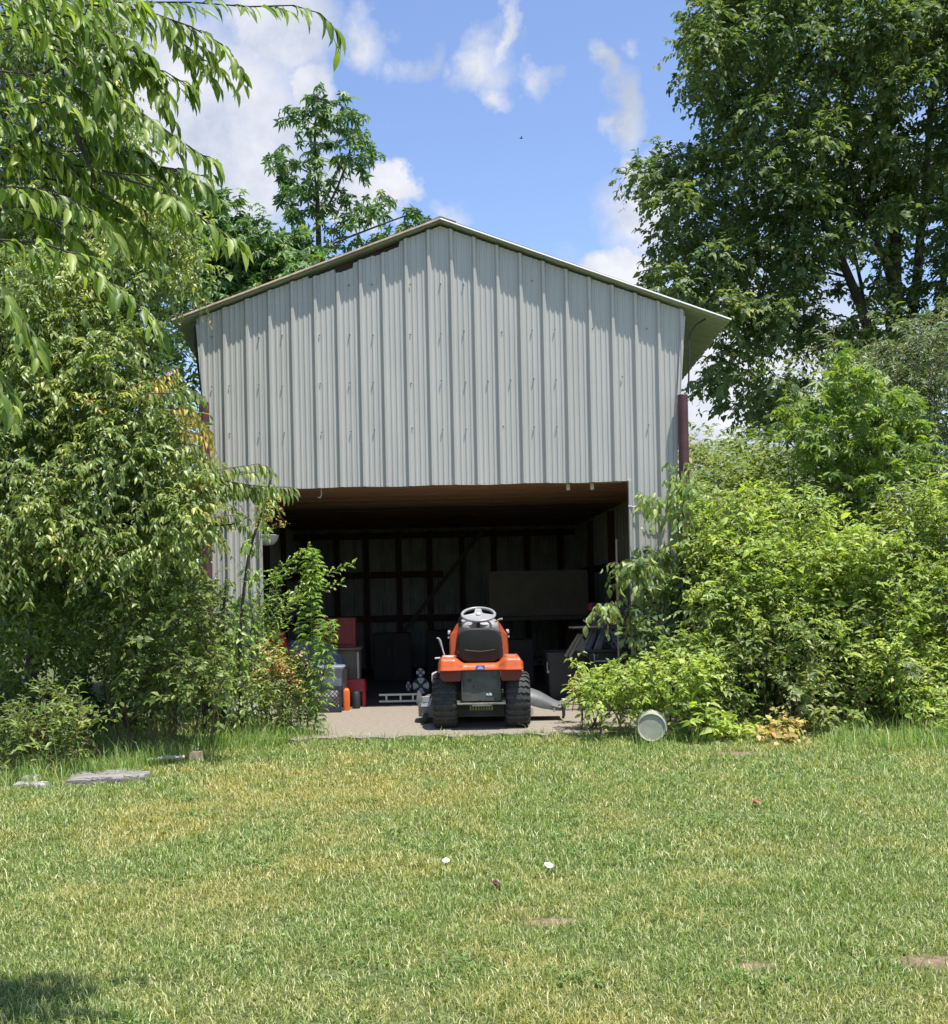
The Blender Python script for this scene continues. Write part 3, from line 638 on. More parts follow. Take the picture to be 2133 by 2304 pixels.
# wooden box and red panel behind the tub
mply = pmat('dull_plywood', (.20, .165, .115), .8, var=.3, vscale=5)
e = empty('wooden_cabinet', (-.92, 12.35, 0), 'plain brown wooden cabinet box behind the blue-grey tub', 'cabinet')
k = MB(); k.box((0, 0, .29), (.46, .4, .58)); k.build('carcass', mply, e, bevel=.004)
k = MB(); k.box((0, -.012, .592), (.5, .45, .022)); k.build('top', mply, e, bevel=.003); k = MB(); k.box((.215, -.206, .28), (.02, .012, .54)); k.build('edge_strip', pmat('pale_block', (.6, .55, .46)), e)
k = MB(); k.box((0, 0, .16), (.44, .3, .32)); k.box((0, -.155, .16), (.38, .012, .26)); tag(put(k.build('red_box', pmat('dark_red_paint', (.22, .03, .025), .6, var=.3), bevel=.006), (-.95, 12.35, .605)), 'dark red box standing on top of the brown wooden cabinet', 'box')
# silver rails on the floor
e = empty('step_ladder', (-.25, 11.95, 0), 'silver metal ladder lying on its side on the shed floor', 'ladder')
malu = pmat('aluminium', (.42, .44, .45), .35, metal=.8)
for z in (.035, .105): k = MB(); k.box((-.02, 0, z), (.42, .03, .022)); k.build('rail', malu, e, bevel=.002)
for x in (-.15, .0, .13): k = MB(); k.box((x, 0.0, .07), (.018, .02, .05)); k.build('rung', malu, e)
k = MB(); k.loft([[Vector((x, y, z)) for x, z in ((.165, .0), (.225, .0), (.225, .10), (.205, .145), (.18, .145), (.165, .06))] for y in (-.03, .03)]); k.build('foot', malu, e, bevel=.004)
# four-slot silver discs
def disc(px, py, Y, r, sx, lab):
    q = P(px, py, Y); e = empty('slotted_disc', (q.x, Y, q.z), lab, 'wheel disc', 'silver four-slot discs leaning in the dark of the shed')
    k = MB(); nn = 48
    for qd in range(4):
        a0 = R(90 * qd + 17 + 45); a1 = R(90 * qd + 73 + 45)
        o = [(r * math.cos(a0 + (a1 - a0) * i / 12), r * math.sin(a0 + (a1 - a0) * i / 12)) for i in range(13)]
        i_ = [(r * .3 * math.cos(a1 - (a1 - a0) * i / 6 + 0), r * .3 * math.sin(a1 - (a1 - a0) * i / 6)) for i in range(7)]
        k.loft([[Vector((x * sx, y, z)) for x, z in o + i_] for y in (-.006, .004)])
    k.build('plate', pmat('disc_silver', (.50, .52, .50), .5, var=.3, vscale=20), e)
    k = MB(); k.lathe([(.002, -.012), (r * .2, -.012), (r * .22, 0), (r * .22, .01), (.002, .01)], 20, 'Y'); k.build('hub', mdk, e, smooth=True)
    k = MB(); k.lathe([(r * .9, -.001), (r * 1.06, -.001), (r * 1.06, .06), (r * .9, .06)], 40, 'Y'); o = k.build('rim_ring', mblack, e, smooth=True); o.scale = (sx, 1, 1)
disc(947, 1543, 12.4, .088, 1, 'large silver four-slot disc, widest of the three in the dark beside the mower')
disc(946, 1513, 12.5, .046, 1, 'small silver four-slot disc just above the widest one in the shed')
disc(919, 1544, 12.5, .050, .55, 'narrow silver disc seen edge-turned at the near side of the widest one')
# lamp bowl at the left jamb
q = P(600, 1215, 11.45); e = empty('hanging_lamp', (q.x, 11.45, q.z), 'white bowl-shaped lamp shade hanging inside the left edge of the doorway', 'lamp')
k = MB(); k.lathe([(.02, -.055), (.07, -.045), (.105, -.01), (.125, .045), (.12, .048), (.10, -.004), (.065, -.038), (.02, -.048)], 32); k.build('shade', mwhite, e, smooth=True)
k = MB(); k.tube([(0, 0, -.05), (0, .02, .1), (-.02, .03, 2.24 - q.z)], .004, 5); k.build('cord', mblack, e)
# red box and grey tarp behind the weeds
k = MB(); k.loft([[Vector((x, y, z)) for x, z in ((-.12, 0), (.14, 0), (.02, .42), (-.12, .46))] for y in (-.1, .1)]); tag(put(k.build('red_case', mred, bevel=.01), (-1.47, 11.75, .38)), 'bright red tapered plastic case inside the left edge of the doorway', 'case')
k = MB(); k.box((0, 0, .19), (.8, .5, .38)); tag(put(k.build('dark_chest', mdk, bevel=.01), (-1.5, 11.95, 0)), 'low dark chest behind the weeds at the left of the doorway', 'chest')
def cloth(w, d, h, seed, nn=26):
    r = np.random.default_rng(seed); k = MB(); V = []
    for i in range(nn + 1):
        for j in range(nn + 1):
            u, v = i / nn * 2 - 1, j / nn * 2 - 1; m = max(abs(u), abs(v)); z = h * (1 - m ** 2.5) + .03 * math.sin(u * 9 + v * 4) + .02 * math.sin(v * 14 - u * 5 + 1)
            V.append((u * w / 2, v * d / 2, max(z, .0) + .01))
    k.add(V, [(i * (nn + 1) + j, (i + 1) * (nn + 1) + j, (i + 1) * (nn + 1) + j + 1, i * (nn + 1) + j + 1) for i in range(nn) for j in range(nn)])
    return k
k = cloth(.75, .5, .26, 3); tag(put(k.build('tarpaulin', pmat('blue_grey_tarp', (.14, .17, .22), .5, var=.3, vscale=5), smooth=True), (-1.22, 12.0, .42)), 'crumpled blue-grey tarpaulin heaped behind the feathery weed', 'tarpaulin')
k = MB(); k.box((0, 0, .2), (.8, .6, .4)); tag(put(k.build('wooden_crate', mply, bevel=.008), (-1.2, 12.02, 0)), 'brown crate under the crumpled blue-grey tarpaulin', 'crate')
k = MB(); k.loft([[Vector((a * s, b2 * s, z)) for a, b2 in rrect(.12, .1, .02)] for z, s in ((0, .9), (.10, 1), (.11, .8))]); tag(put(k.build('white_jug', mwhite, smooth=True), (-1.59, 10.6, -.03)), 'small white plastic block low in the grass by the left jamb', 'jug')
k = MB(); rr = []
for i in range(9): rr.append([Vector((-.15 + .3 * i / 8, y, z + .01 * math.sin(i * 2.1))) for y, z in ((-.09, 0), (.09, .0), (.07, .10), (-.06, .12 + .02 * math.sin(i)))])
k.loft(rr); tag(put(k.build('foam_sheet', mwhite, smooth=True), (-1.66, 10.8, .06)), 'broken white foam piece among the weeds left of the doorway', 'foam piece')
# right side of the doorway
mbin = pmat('black_bin', (.022, .024, .026), .45, var=.2)
tub(1.52, 12.15, .44, .42, .5, 0, mbin, 'tall black lidded bin directly behind the mower chute', 'storage_bin', 'bin')
e = empty('metal_cabinet', (1.93, 11.95, 0), 'black metal cabinet carrying the grey gutter lengths at the right of the doorway', 'cabinet')
k = MB(); k.box((0, 0, .26), (.42, .42, .52)); k.build('carcass', mbin, e, bevel=.006)
k = MB(); k.box((.02, -.02, .535), (.52, .5, .024)); k.build('top', mbin, e, bevel=.003)
k = MB(); k.tube([(-.16, -.26, .50), (-.16, -.27, .43), (.0, -.27, .43)], .009, 6); k.build('bracket', mgr2, e)
k = MB(); q = P(1232, 1500, 11.9); k.tube([(0, 0, .05), (-.006, 0, 0), (.004, 0, -.05)], .006, 6); k.lathe([(.002, -.01), (.014, -.01), (.014, .01), (.002, .01)], 12, 'Y', (.004, 0, -.055)); tag(put(k.build('padlock_hook', mgr2), (q.x, 11.9, q.z)), 'small pale metal hook on the front of the tall black bin', 'hook')
mgal = pmat('dull_galvanised', (.34, .35, .38), .38, metal=.45, col2=(.22, .23, .25), vscale=7)
for j, (pa, pb, wd, lab) in enumerate((((1313, 1477, 11.75), (1358, 1362, 12.3), .085, 'wider grey metal gutter length leaning over the black cabinet'), ((1338, 1477, 11.72), (1376, 1368, 12.25), .070, 'narrower grey metal gutter length leaning behind the wider one'))):
    a, b2 = P(*pa), P(*pb); d = (b2 - a).normalized(); sx = Vector((1, .25, 0)); sx = (sx - d * sx.dot(d)).normalized(); up = sx.cross(d)
    pr = [(-1, .0), (-.95, .022), (-.4, .03), (-.1, .012), (.1, .012), (.4, .03), (.95, .022), (1, 0)]
    k = MB(); k.loft([[c + sx * (u * wd / 2 * 1.0) + up * v for u, v in pr] + [c + sx * (u * wd / 2 * .96) + up * (v - .006) for u, v in pr[::-1]] for c in (a, (a + b2) / 2, b2)])
    tag(k.build('gutter_length', mgal, smooth=True, angle=25), lab, 'gutter', 'grey gutter lengths on the black cabinet')
mboard = pmat('old_board', (.42, .36, .25), .8, var=.4, vscale=6)
for (x0, y0, x1, y1, w, lab) in ((1273, 1476, 1303, 1427, .03, 'narrow pale board leaning outermost on the black cabinet'), (1283, 1476, 1310, 1428, .028, 'pale board leaning just inside the outermost one')):
    a, b2 = P(x0, y0, 11.72), P(x1, y1, 11.95); d = b2 - a; k = MB(); k.box((a + b2) / 2, (d.length, w, .018), d.to_track_quat('X', 'Z').to_matrix()); tag(k.build('leaning_board', mboard), lab, 'board', 'short boards leaning on the black cabinet')
k = MB(); k.loft([[P(x, y, Y) for x, y in ((1285, 1476), (1318, 1476), (1315, 1440), (1306, 1428), (1300, 1440))] for Y in (11.95, 11.99)]); tag(k.build('grey_panel', pmat('grey_card', (.28, .29, .25), .8, var=.2)), 'small grey-green panel behind the leaning boards', 'panel')
k = MB()
r_ = random.Random(3)
for i in range(26):
    c = P(1385 + r_.uniform(-22, 22), 1432 + r_.uniform(-35, 35), 12.05 + r_.uniform(-.1, .1)); rr2 = r_.uniform(.04, .12); ph = r_.uniform(0, 6); tl = r_.uniform(-.6, .6)
    k.tube([c + Vector((rr2 * math.cos(a), rr2 * .5 * math.sin(a + tl), rr2 * math.sin(a + ph))) for a in [r_.uniform(4, 6) * m / 14 for m in range(15)]], .004, 4)
tag(k.build('tangled_wire', pmat('wire_grey', (.30, .33, .32), .5)), 'tangled heap of grey wire netting beside the gutter lengths', 'wire netting')
k = MB(); k.box((0, 0, .2), (.36, .3, .4)); tag(put(k.build('carton', pmat('dark_carton', (.10, .09, .08), .8)), (2.0 + .04, 12.3, .55)), 'dark carton behind the tangled wire netting', 'carton')
a, b2 = P(1387, 1213, 11.65), P(1394, 1560, 11.5); k = MB(); k.tube([a, b2], .011, 8); tag(k.build('broom_handle', pmat('pale_stick', (.40, .33, .25), .7)), 'thin wooden pole leaning upright inside the right jamb', 'pole')
k = MB(); q = [P(1312, 1395, 11.9), P(1318, 1399, 11.88), P(1327, 1398, 11.86), P(1336, 1388, 11.9), P(1345, 1378, 11.95)]; k.tube(q, [.005, .012, .014, .012, .008], 8); tag(k.build('white_hose', pmat('hose_white', (.7, .68, .62), .5), smooth=True), 'short curl of white hose by the top of the gutter lengths', 'hose')
k = MB(); q = P(1332, 1365, 12.4); k.lathe([(.002, -.04), (.05, -.04), (.055, 0), (.04, .04), (.002, .05)], 16); tag(put(k.build('red_can', pmat('dark_red_paint', (.2, .03, .02)), smooth=True), q), 'dull red can on the shelf deep in the shed, above the gutters', 'can')
k = MB(); k.box((0, 0, 0), (.5, .3, .03)); tag(put(k.build('wall_shelf', mwoodv), (2.1, 12.45, 1.0)), 'dark wooden shelf carrying the dull red can', 'shelf')
k = MB(); k.box((0, 0, .03), (.62, .14, .055)); tag(put(k.build('pale_plank', pmat('bleached_plank', (.45, .42, .36), .8, var=.25, vscale=4, stretch=(1, 8, 8)), bevel=.004), (1.72, 11.55, 0)), 'pale bleached plank lying across the threshold beside the mower chute', 'plank')
k = MB(); k.box((0, 0, 0), (.34, .12, .02), (0, 0, .25)); tag(put(k.build('stick_board', mboard), (1.72, 11.9, .78)), 'short dark board resting above the bin', 'board')
# workbench with the big board
mbench = pmat('dark_bench', (.06, .048, .042), .8)
YB = 15.0; q = P(1210, 1385, YB)
e = empty('workbench', (q.x, YB, 0), 'dark workbench deep in the shed carrying the long padded board', 'workbench')
k = MB(); k.box((0, 0, q.z - .03), (1.9, .6, .05)); k.build('top', mbench, e)
for sx in (-.88, .88):
    for sy in (-.24, .24): k = MB(); k.box((sx, sy, (q.z - .055) / 2), (.08, .08, q.z - .055)); k.build('leg', mbench, e)
k = MB(); k.box((0, 0, .3), (1.76, .5, .03)); k.build('shelf', mbench, e)
k = MB(); a = P(1097, 1288, YB); b2 = P(1322, 1281, YB); hh = a.z - q.z + .01
k.loft([[Vector((x * s, y, z + hh / 2)) for x, z in [(u * .995, v) for u, v in rrect((b2 - a).length, hh, .04)]] for y, s in ((-.07, .98), (-.055, 1), (.055, 1), (.07, .98))])
tag(put(k.build('padded_board', pmat('tan_carpet', (.13, .115, .085), .95, var=.25, vscale=5, bump=.4, bscale=50), smooth=True, angle=40), ((a.x + b2.x) / 2, YB, q.z)), 'long tan padded board standing on the dark workbench', 'padded board')

mdc = pmat('gloom_cabinet', (.030, .022, .020), .7, var=.4, vscale=4)  # cabinets added to darken the lower interior and cover the paler wall
for (xa, xb, yt, Y, dep, lab) in ((838, 925, 1425, 15.6, .5, 'added dark cabinet deepening the shed gloom, mostly hidden by the mower lever side'), (960, 1085, 1418, 16.2, .6, 'added wide dark cupboard deepening the shed gloom straight behind the mower'), (1105, 1200, 1440, 13.6, .5, 'added low dark cupboard deepening the gloom under the long padded board')):
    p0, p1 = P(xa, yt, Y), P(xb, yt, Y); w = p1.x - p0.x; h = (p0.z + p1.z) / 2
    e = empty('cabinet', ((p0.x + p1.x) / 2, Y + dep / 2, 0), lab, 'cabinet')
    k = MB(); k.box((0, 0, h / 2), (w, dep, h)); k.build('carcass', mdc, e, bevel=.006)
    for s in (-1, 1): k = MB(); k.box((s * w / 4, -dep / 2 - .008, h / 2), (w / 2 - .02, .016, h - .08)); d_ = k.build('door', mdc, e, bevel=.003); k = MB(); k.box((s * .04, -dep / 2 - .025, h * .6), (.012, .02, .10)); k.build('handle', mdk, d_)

# ------------------------------------------------------------------ small things outdoors
q = P(1466, 1637, 8.66); e = empty('bucket', (q.x, 8.66, q.z), 'pale green plastic bucket lying on its side, round base showing, at the hedge foot', 'bucket')
mbk = pmat('pale_green_plastic', (.34, .35, .27), .65, col2=(.25, .26, .20), vscale=10)
k = MB(); k.lathe([(.002, .008), (.118, .008), (.122, .0), (.130, -.004), (.133, .01), (.132, .03), (.150, .36), (.156, .37), (.150, .38)], 48, 'Y'); k.build('body', mbk, e, smooth=True, angle=30); e.rotation_euler = (R(-3), 0, R(-11)); e.scale = (.80, .80, .80)
k = MB(); k.tube([(.152 * math.cos(a), .36 - .1 * math.sin(a), .152 * -math.sin(a)) for a in [math.pi * i / 16 for i in range(17)]], .003, 5); k.build('handle', mwhite, e)
# fallen flat slabs of split wood
mgrey = pmat('grey_split_wood', (.34, .32, .29), .9, col2=(.08, .075, .07), vscale=3.5, stretch=(.6, 9, 9), bump=.8, bscale=20)
def chunk(name, c, w, d, h, seed, lab, cat, mat, group=None):
    r = random.Random(seed); k = MB(); rr = []; n = 22; base = [r.uniform(.74, 1.14) for _ in range(n)]
    for z, s in ((-.02, 1), (h * .75, .98), (h, .9)):
        rr.append([Vector((w / 2 * s * base[i] * math.copysign(abs(math.cos(2 * math.pi * i / n)) ** .6, math.cos(2 * math.pi * i / n)), d / 2 * s * base[i] * math.copysign(abs(math.sin(2 * math.pi * i / n)) ** .6, math.sin(2 * math.pi * i / n)), z + r.uniform(-.006, .006))) for i in range(n)])
    k.loft(rr); o = k.build(name, mat, smooth=True, angle=30); o.location = (c[0], c[1], float(gz(c[0], c[1])) + c[2]); return tag(o, lab, cat, group)
q = P(235, 1738, 7.72)
for i, (px, py, w, d, lab) in enumerate(((195, 1741, .26, .22, 'grey weathered wood slab, nearest the pile of stones in a flat row'), (250, 1737, .26, .26, 'grey weathered wood slab in the middle of the flat row in the grass'), (300, 1736, .17, .16, 'small grey weathered wood slab at the lawn end of the flat row'))):
    g0 = P(px, py, 7.75); chunk('wood_slab', (g0.x, 7.75 + i * .03, .012), w, d * 1.7, .028, i + 4, lab, 'wood slab', mgrey, 'weathered wood slabs lying in the grass')
mstone = pmat('pale_stone', (.42, .39, .35), .9, col2=(.16, .15, .14), vscale=12, bump=.8, bscale=12)
for i, (px, Y, dz, w, lab) in enumerate(((58, 7.55, .0, .15, 'grey stone at the far edge of the small pile in the grass'), (84, 7.5, .0, .14, 'grey stone on the lawn side of the small pile'), (72, 7.66, .02, .11, 'grey stone farthest back in the small pile'))):
    g0 = P(px, 1740, Y); chunk('stone', (g0.x, Y, dz), w, .15, .036, 20 + i, lab, 'stone', mstone, 'small pile of grey stones in the grass')
a, b2 = P(330, 1690, 8.3), P(415, 1681, 8.35); a.z = float(gz(a.x, a.y)) + .04; b2.z = float(gz(b2.x, b2.y)) + .05; k = MB(); k.tube([a, (a + b2) / 2 + Vector((0, 0, .008)), b2], [.012, .017, .013], 8); tag(k.build('bleached_stick', pmat('bleached_plank', (.7, .65, .56))), 'thin bleached stick lying at the foot of the dark bush', 'stick')
q = P(442, 1665, 8.46); chunk('broken_stump', (q.x, 8.46, .0), .10, .13, .075, 33, 'small broken tan stump at the grass edge beside the bleached stick', 'stump', pmat('tan_stump', (.36, .29, .21), .9, col2=(.16, .12, .09), vscale=14))
q = P(85, 1590, 8.9); e = empty('rusty_drum', (q.x - .02, 8.9, float(gz(q.x, 8.9))), 'rusty dark red drum showing through the dark undergrowth', 'drum')
mrd = pmat('rusty_red', (.22, .06, .035), .8, col2=(.10, .03, .02), vscale=10)
k = MB(); k.lathe([(.002, 0), (.085, 0), (.088, .01), (.085, .02), (.085, .13), (.09, .14), (.085, .15), (.085, .27), (.09, .28), (.088, .3), (.078, .295), (.002, .29)], 28); k.build('body', mrd, e, smooth=True, angle=40)
# petals and stray leaves on the lawn
def petal(name, px, py, Y, s, mat, lab, cat, group=None):
    g0 = P(px, py, Y); k = MB(); V = []; nn = 6
    for i in range(nn + 1):
        for j in range(nn + 1):
            u, v = i / nn * 2 - 1, j / nn * 2 - 1; rr2 = math.hypot(u, v); f = 1 if rr2 < 1e-6 else max(abs(u), abs(v)) / rr2
            V.append((u * f * s / 2, v * f * s * .38, (u * u + v * v) * f * f * s * .22 + .06 * s * math.sin(5 * u)))
    k.add(V, [(i * (nn + 1) + j, (i + 1) * (nn + 1) + j, (i + 1) * (nn + 1) + j + 1, i * (nn + 1) + j + 1) for i in range(nn) for j in range(nn)])
    o = k.build(name, mat, smooth=True); o.location = (g0.x, g0.y, g0.z); o.rotation_euler = (R(35), R(random.uniform(-12, 12)), R(random.uniform(0, 50))); s2 = o.modifiers.new('thick', 'SOLIDIFY'); s2.thickness = .001; return tag(o, lab, cat, group)
def gy(px, py):
    Y = 6.0
    for _ in range(40):
        q = P(px, py, Y); h = CZ - q.z; Y = Y * (CZ - float(gz(q.x, Y)) - .03) / h
    return Y
petal('fallen_petal', 1003, 1938, gy(1003, 1938), .040, mwhite, 'white petal on the lawn, on the mower side of the pair', 'petal', 'two white petals fallen on the lawn')
petal('fallen_petal', 1234, 1949, gy(1234, 1949), .046, mwhite, 'white petal on the lawn, slightly nearer and larger one of the pair', 'petal', 'two white petals fallen on the lawn')
petal('dead_leaf', 1115, 1990, gy(1115, 1990), .05, pmat('dark_leaf_m', (.06, .025, .02), .8), 'dark brown dead leaf lying between the two white petals and the bare patch', 'leaf')
petal('dead_leaf', 1700, 1805, gy(1700, 1805), .05, pmat('rust_leaf_m', (.24, .09, .05), .8), 'rust red dead leaf lying alone on the lawn before the hedge', 'leaf')
# bird
q = P(1173, 311, 60); k = MB(); k.loft([[q + Vector((x, r * math.cos(a), r * math.sin(a))) for a in [2 * math.pi * i / 8 for i in range(8)]] for x, r in ((-.16, .01), (-.08, .05), (.02, .06), (.1, .035), (.15, .01))])
k.add([q + Vector(v) for v in ((-.04, 0, .03), (.06, 0, .03), (.02, -.2, .10), (-.05, -.3, .05), (-.04, .0, .03), (.06, .0, .03), (.02, .2, .12), (-.05, .3, .06), (-.16, 0, 0), (-.26, .05, .02), (-.26, -.05, .02))], [(0, 1, 2, 3), (4, 5, 6, 7), (8, 9, 10)])
k.v = [tuple(q + (Vector(v) - q) * .62) for v in k.v]; tag(k.build('bird', mblack), 'tiny dark bird flying high in the blue sky above the roof', 'bird')

# ------------------------------------------------------------------ foliage tools
def tmpl_rh():
    return np.array([(0, 0, 0), (.45, .5, .07), (1, 0, -.10), (.45, -.5, .07)], float), np.array([(0, 3, 2), (0, 2, 1)])
def tmpl_med():
    return np.array([(0, 0, 0), (.5, 0, .0), (.38, .5, .09), (.38, -.5, .09), (1, 0, -.18), (.72, .32, .0), (.72, -.32, .0)], float), np.array([(0, 3, 1), (0, 1, 2), (1, 3, 6), (1, 6, 4), (1, 4, 5), (1, 5, 2)])
def tmpl_long():
    v = []; f = []; prof = [0, .40, .5, .34, 0]; curl = [0, -.02, -.08, -.19, -.32]
    for i, t_ in enumerate((0, .25, .5, .76, 1)): v.append((t_, 0, curl[i]))
    for s in (1, -1):
        b0 = len(v)
        for i in (1, 2, 3): v.append(((.25, .5, .76)[i - 1], s * prof[i], curl[i] + .22 * prof[i]))
        a = [(0, 1, b0), (1, b0 + 1, b0), (1, 2, b0 + 1), (2, b0 + 2, b0 + 1), (2, 3, b0 + 2), (3, 4, b0 + 2)]
        f += [q if s > 0 else q[::-1] for q in a]
    return np.array(v, float), np.array(f)
def tmpl_star():
    v = [(.18, 0, 0)]; f = [(0, 0, 0)]; f = []
    for a, l_ in ((-104, .62), (-52, .85), (0, .95), (52, .85), (104, .62)):
        c, s = math.cos(R(a)), math.sin(R(a)); b0 = len(v); w = .15
        v += [(.18 + l_ * .45 * c - w * s, l_ * .45 * s + w * c, .03), (.18 + l_ * c, l_ * s, -.26 * l_), (.18 + l_ * .45 * c + w * s, l_ * .45 * s - w * c, .03)]
        f += [(0, b0 + 1, b0), (0, b0 + 2, b0 + 1)]
    return np.array(v, float), np.array(f)
T_RH, T_MED, T_LONG, T_STAR = tmpl_rh(), tmpl_med(), tmpl_long(), tmpl_star()
def nrm(a): return a / np.maximum(np.linalg.norm(a, axis=-1, keepdims=True), 1e-9)
def leaf_array(pos, axis, up, ln, wd, tm):
    tv, tf = tm; axis = nrm(axis); up = nrm(up - axis * (up * axis).sum(-1, keepdims=True)); bi = np.cross(up, axis)
    V = pos[:, None, :] + axis[:, None, :] * (tv[None, :, 0:1] * ln[:, None, None]) + bi[:, None, :] * (tv[None, :, 1:2] * wd[:, None, None]) + up[:, None, :] * (tv[None, :, 2:3] * ln[:, None, None])
    n = len(pos); Fx = tf[None] + (np.arange(n) * len(tv))[:, None, None]
    return V.reshape(-1, 3), Fx.reshape(-1, tf.shape[1])
def twig_leaves(S, D, Lt, nl, droop, ll, lw, hang=.3, fwd=.6, side=.7, jit=.3, sj=.25, t0=.12):
    Tn = len(S); D = nrm(D)
    t_ = np.linspace(t0, 1, nl)[None] + rng.uniform(-.4, .4, (Tn, nl)) / nl
    pos = S[:, None] + D[:, None] * (Lt[:, None] * t_)[..., None]; pos[..., 2] -= Lt[:, None] * droop * t_ ** 2
    tang = np.repeat(D[:, None], nl, 1).copy(); tang[..., 2] -= 2 * droop * t_; tang = nrm(tang)
    sd_ = np.cross(tang, np.array([0, 0, 1.0])); sd_ = nrm(sd_ + 1e-4); sg = np.where(np.arange(nl) % 2, 1, -1)[None, :, None]
    ax = tang * fwd + sd_ * sg * side + rng.normal(0, jit, (Tn, nl, 3)); ax[..., 2] -= hang
    up = np.zeros((Tn, nl, 3)); up[..., 2] = 1; up += rng.normal(0, .45, (Tn, nl, 3)); up[..., 1] -= .25
    n = Tn * nl; s = np.exp(rng.normal(0, sj, n))
    return pos.reshape(-1, 3), ax.reshape(-1, 3), up.reshape(-1, 3), ll * s, lw * s
def twig_mesh(S, D, Lt, droop, r0, r1):
    """thin three-sided twigs, vectorised"""
    Tn = len(S); D = nrm(D); ts = np.array([0, .33, .66, 1.0]); C = S[:, None] + D[:, None] * (Lt[:, None] * ts)[..., None]; C[..., 2] -= Lt[:, None] * droop * ts ** 2
    u = nrm(np.cross(D, np.array([.3, .2, 1.0]))); w = np.cross(D, u); rad = (r0 + (r1 - r0) * ts)
    V = np.stack([C + (u[:, None] * math.cos(a) + w[:, None] * math.sin(a)) * rad[None, :, None] for a in (0, 2.094, 4.189)], 2)
    b0 = (np.arange(Tn) * 12)[:, None]; q = []
    for i in range(3):
        for j in range(3): q.append(np.stack([b0[:, 0] + i * 3 + j, b0[:, 0] + i * 3 + (j + 1) % 3, b0[:, 0] + (i + 1) * 3 + (j + 1) % 3, b0[:, 0] + (i + 1) * 3 + j], -1))
    return V.reshape(-1, 3), np.concatenate(q)
def inpoly(px, py, poly):
    c = np.zeros(len(px), bool); n = len(poly); j = n - 1
    for i in range(n):
        xi, yi = poly[i]; xj, yj = poly[j]
        c ^= ((yi > py) != (yj > py)) & (px < (xj - xi) * (py - yi) / (yj - yi + 1e-9) + xi); j = i
    return c
def sample(poly, spacing, gaps=(), k=9):
    P_ = np.array(poly, float); lo, hi = P_.min(0), P_.max(0); area = (hi - lo).prod(); n = int(area / spacing ** 2 * k)
    c = rng.uniform(lo, hi, (n, 2)); c = c[inpoly(c[:, 0], c[:, 1], poly)]
    for gx_, gy_, gr in gaps: c = c[np.hypot(c[:, 0] - gx_, c[:, 1] - gy_) > gr]
    out = []
    cell = {}
    for p in c:
        kx, ky = int(p[0] // spacing), int(p[1] // spacing); ok = True
        for a in (-1, 0, 1):
            for b_ in (-1, 0, 1):
                for q in cell.get((kx + a, ky + b_), ()):
                    if (q[0] - p[0]) ** 2 + (q[1] - p[1]) ** 2 < spacing ** 2 * .62: ok = False
        if ok: cell.setdefault((kx, ky), []).append(p); out.append(p)
    return np.array(out)
mbark = pmat('dark_bark', (.09, .07, .055), .9, col2=(.04, .032, .026), vscale=9, stretch=(3, 3, .6), bump=.8, bscale=10)
mtwig = pmat('brown_twig', (.14, .09, .055), .8, var=.3)
mgtwig = pmat('green_stem', (.13, .15, .06), .7, var=.3)
def thing_at(name, pt, label, cat, group=None):
    """an Empty at the base of the plant; its parts keep world coordinates through the inverse matrix"""
    e = empty(name, pt, label, cat, group); return e
def attach(o, e):
    o.parent = e; o.matrix_parent_inverse = Matrix.Translation(-Vector(e.location)); return o
def foliage(e, part, C, rad, ntw, nl, ltw, droop, ll, lw, tm, mat, hang=.3, fwd=.6, side=.7, upb=.3, outb=.8, jit=.3, twigs=None, squash=(1, 1, .8), sj=.25, smooth=True, frontb=0.0):
    C = np.asarray(C, float); n = len(C); rad = np.broadcast_to(np.asarray(rad, float), (n,))
    d = nrm(rng.normal(0, 1, (n, ntw, 3))); r = rad[:, None] * rng.uniform(0, 1, (n, ntw)) ** .45
    S = (C[:, None] + d * r[..., None] * np.array(squash)).reshape(-1, 3)
    D = d * outb + rng.normal(0, .5, d.shape); D[..., 2] += upb; D[..., 1] -= frontb; D = D.reshape(-1, 3)
    Lt = ltw * np.exp(rng.normal(0, .25, len(S)))
    V, Fx = leaf_array(*twig_leaves(S, D, Lt, nl, droop, ll, lw, hang, fwd, side, jit, sj), tm)
    attach(link(part, npmesh(part, V, Fx), mat, smooth=smooth), e)
    if twigs:
        V, Fx = twig_mesh(S, D, Lt, droop, twigs[0], twigs[1]); return attach(link('twigs', npmesh('twigs', V, Fx), twigs[2] if len(twigs) > 2 else mtwig, smooth=True), e)
def limbs(e, part, lines, mat=None, n=8, wob=.0):
    """lines: list of (pts3d, r0, r1)"""
    k = MB()
    for pts, r0, r1 in lines:
        pts = [Vector(p) for p in pts]; m = len(pts); out = []
        for i in range(m - 1):
            p0, p1, p2, p3 = pts[max(i - 1, 0)], pts[i], pts[i + 1], pts[min(i + 2, m - 1)]
            for s in range(4):
                u = s / 4; q = .5 * ((2 * p1) + (p2 - p0) * u + (2 * p0 - 5 * p1 + 4 * p2 - p3) * u * u + (3 * p1 - p0 - 3 * p2 + p3) * u ** 3)
                out.append(q + Vector((random.uniform(-wob, wob), random.uniform(-wob, wob), 0)))
        out.append(pts[-1]); M_ = len(out)
        k.tube(out, [r0 + (r1 - r0) * (i / (M_ - 1)) ** .8 for i in range(M_)], n)
    return attach(k.build(part, mat or mbark, smooth=True, angle=80), e)
def PL(pts, Y): return [P(p[0], p[1], p[2] if len(p) > 2 else Y) for p in pts]
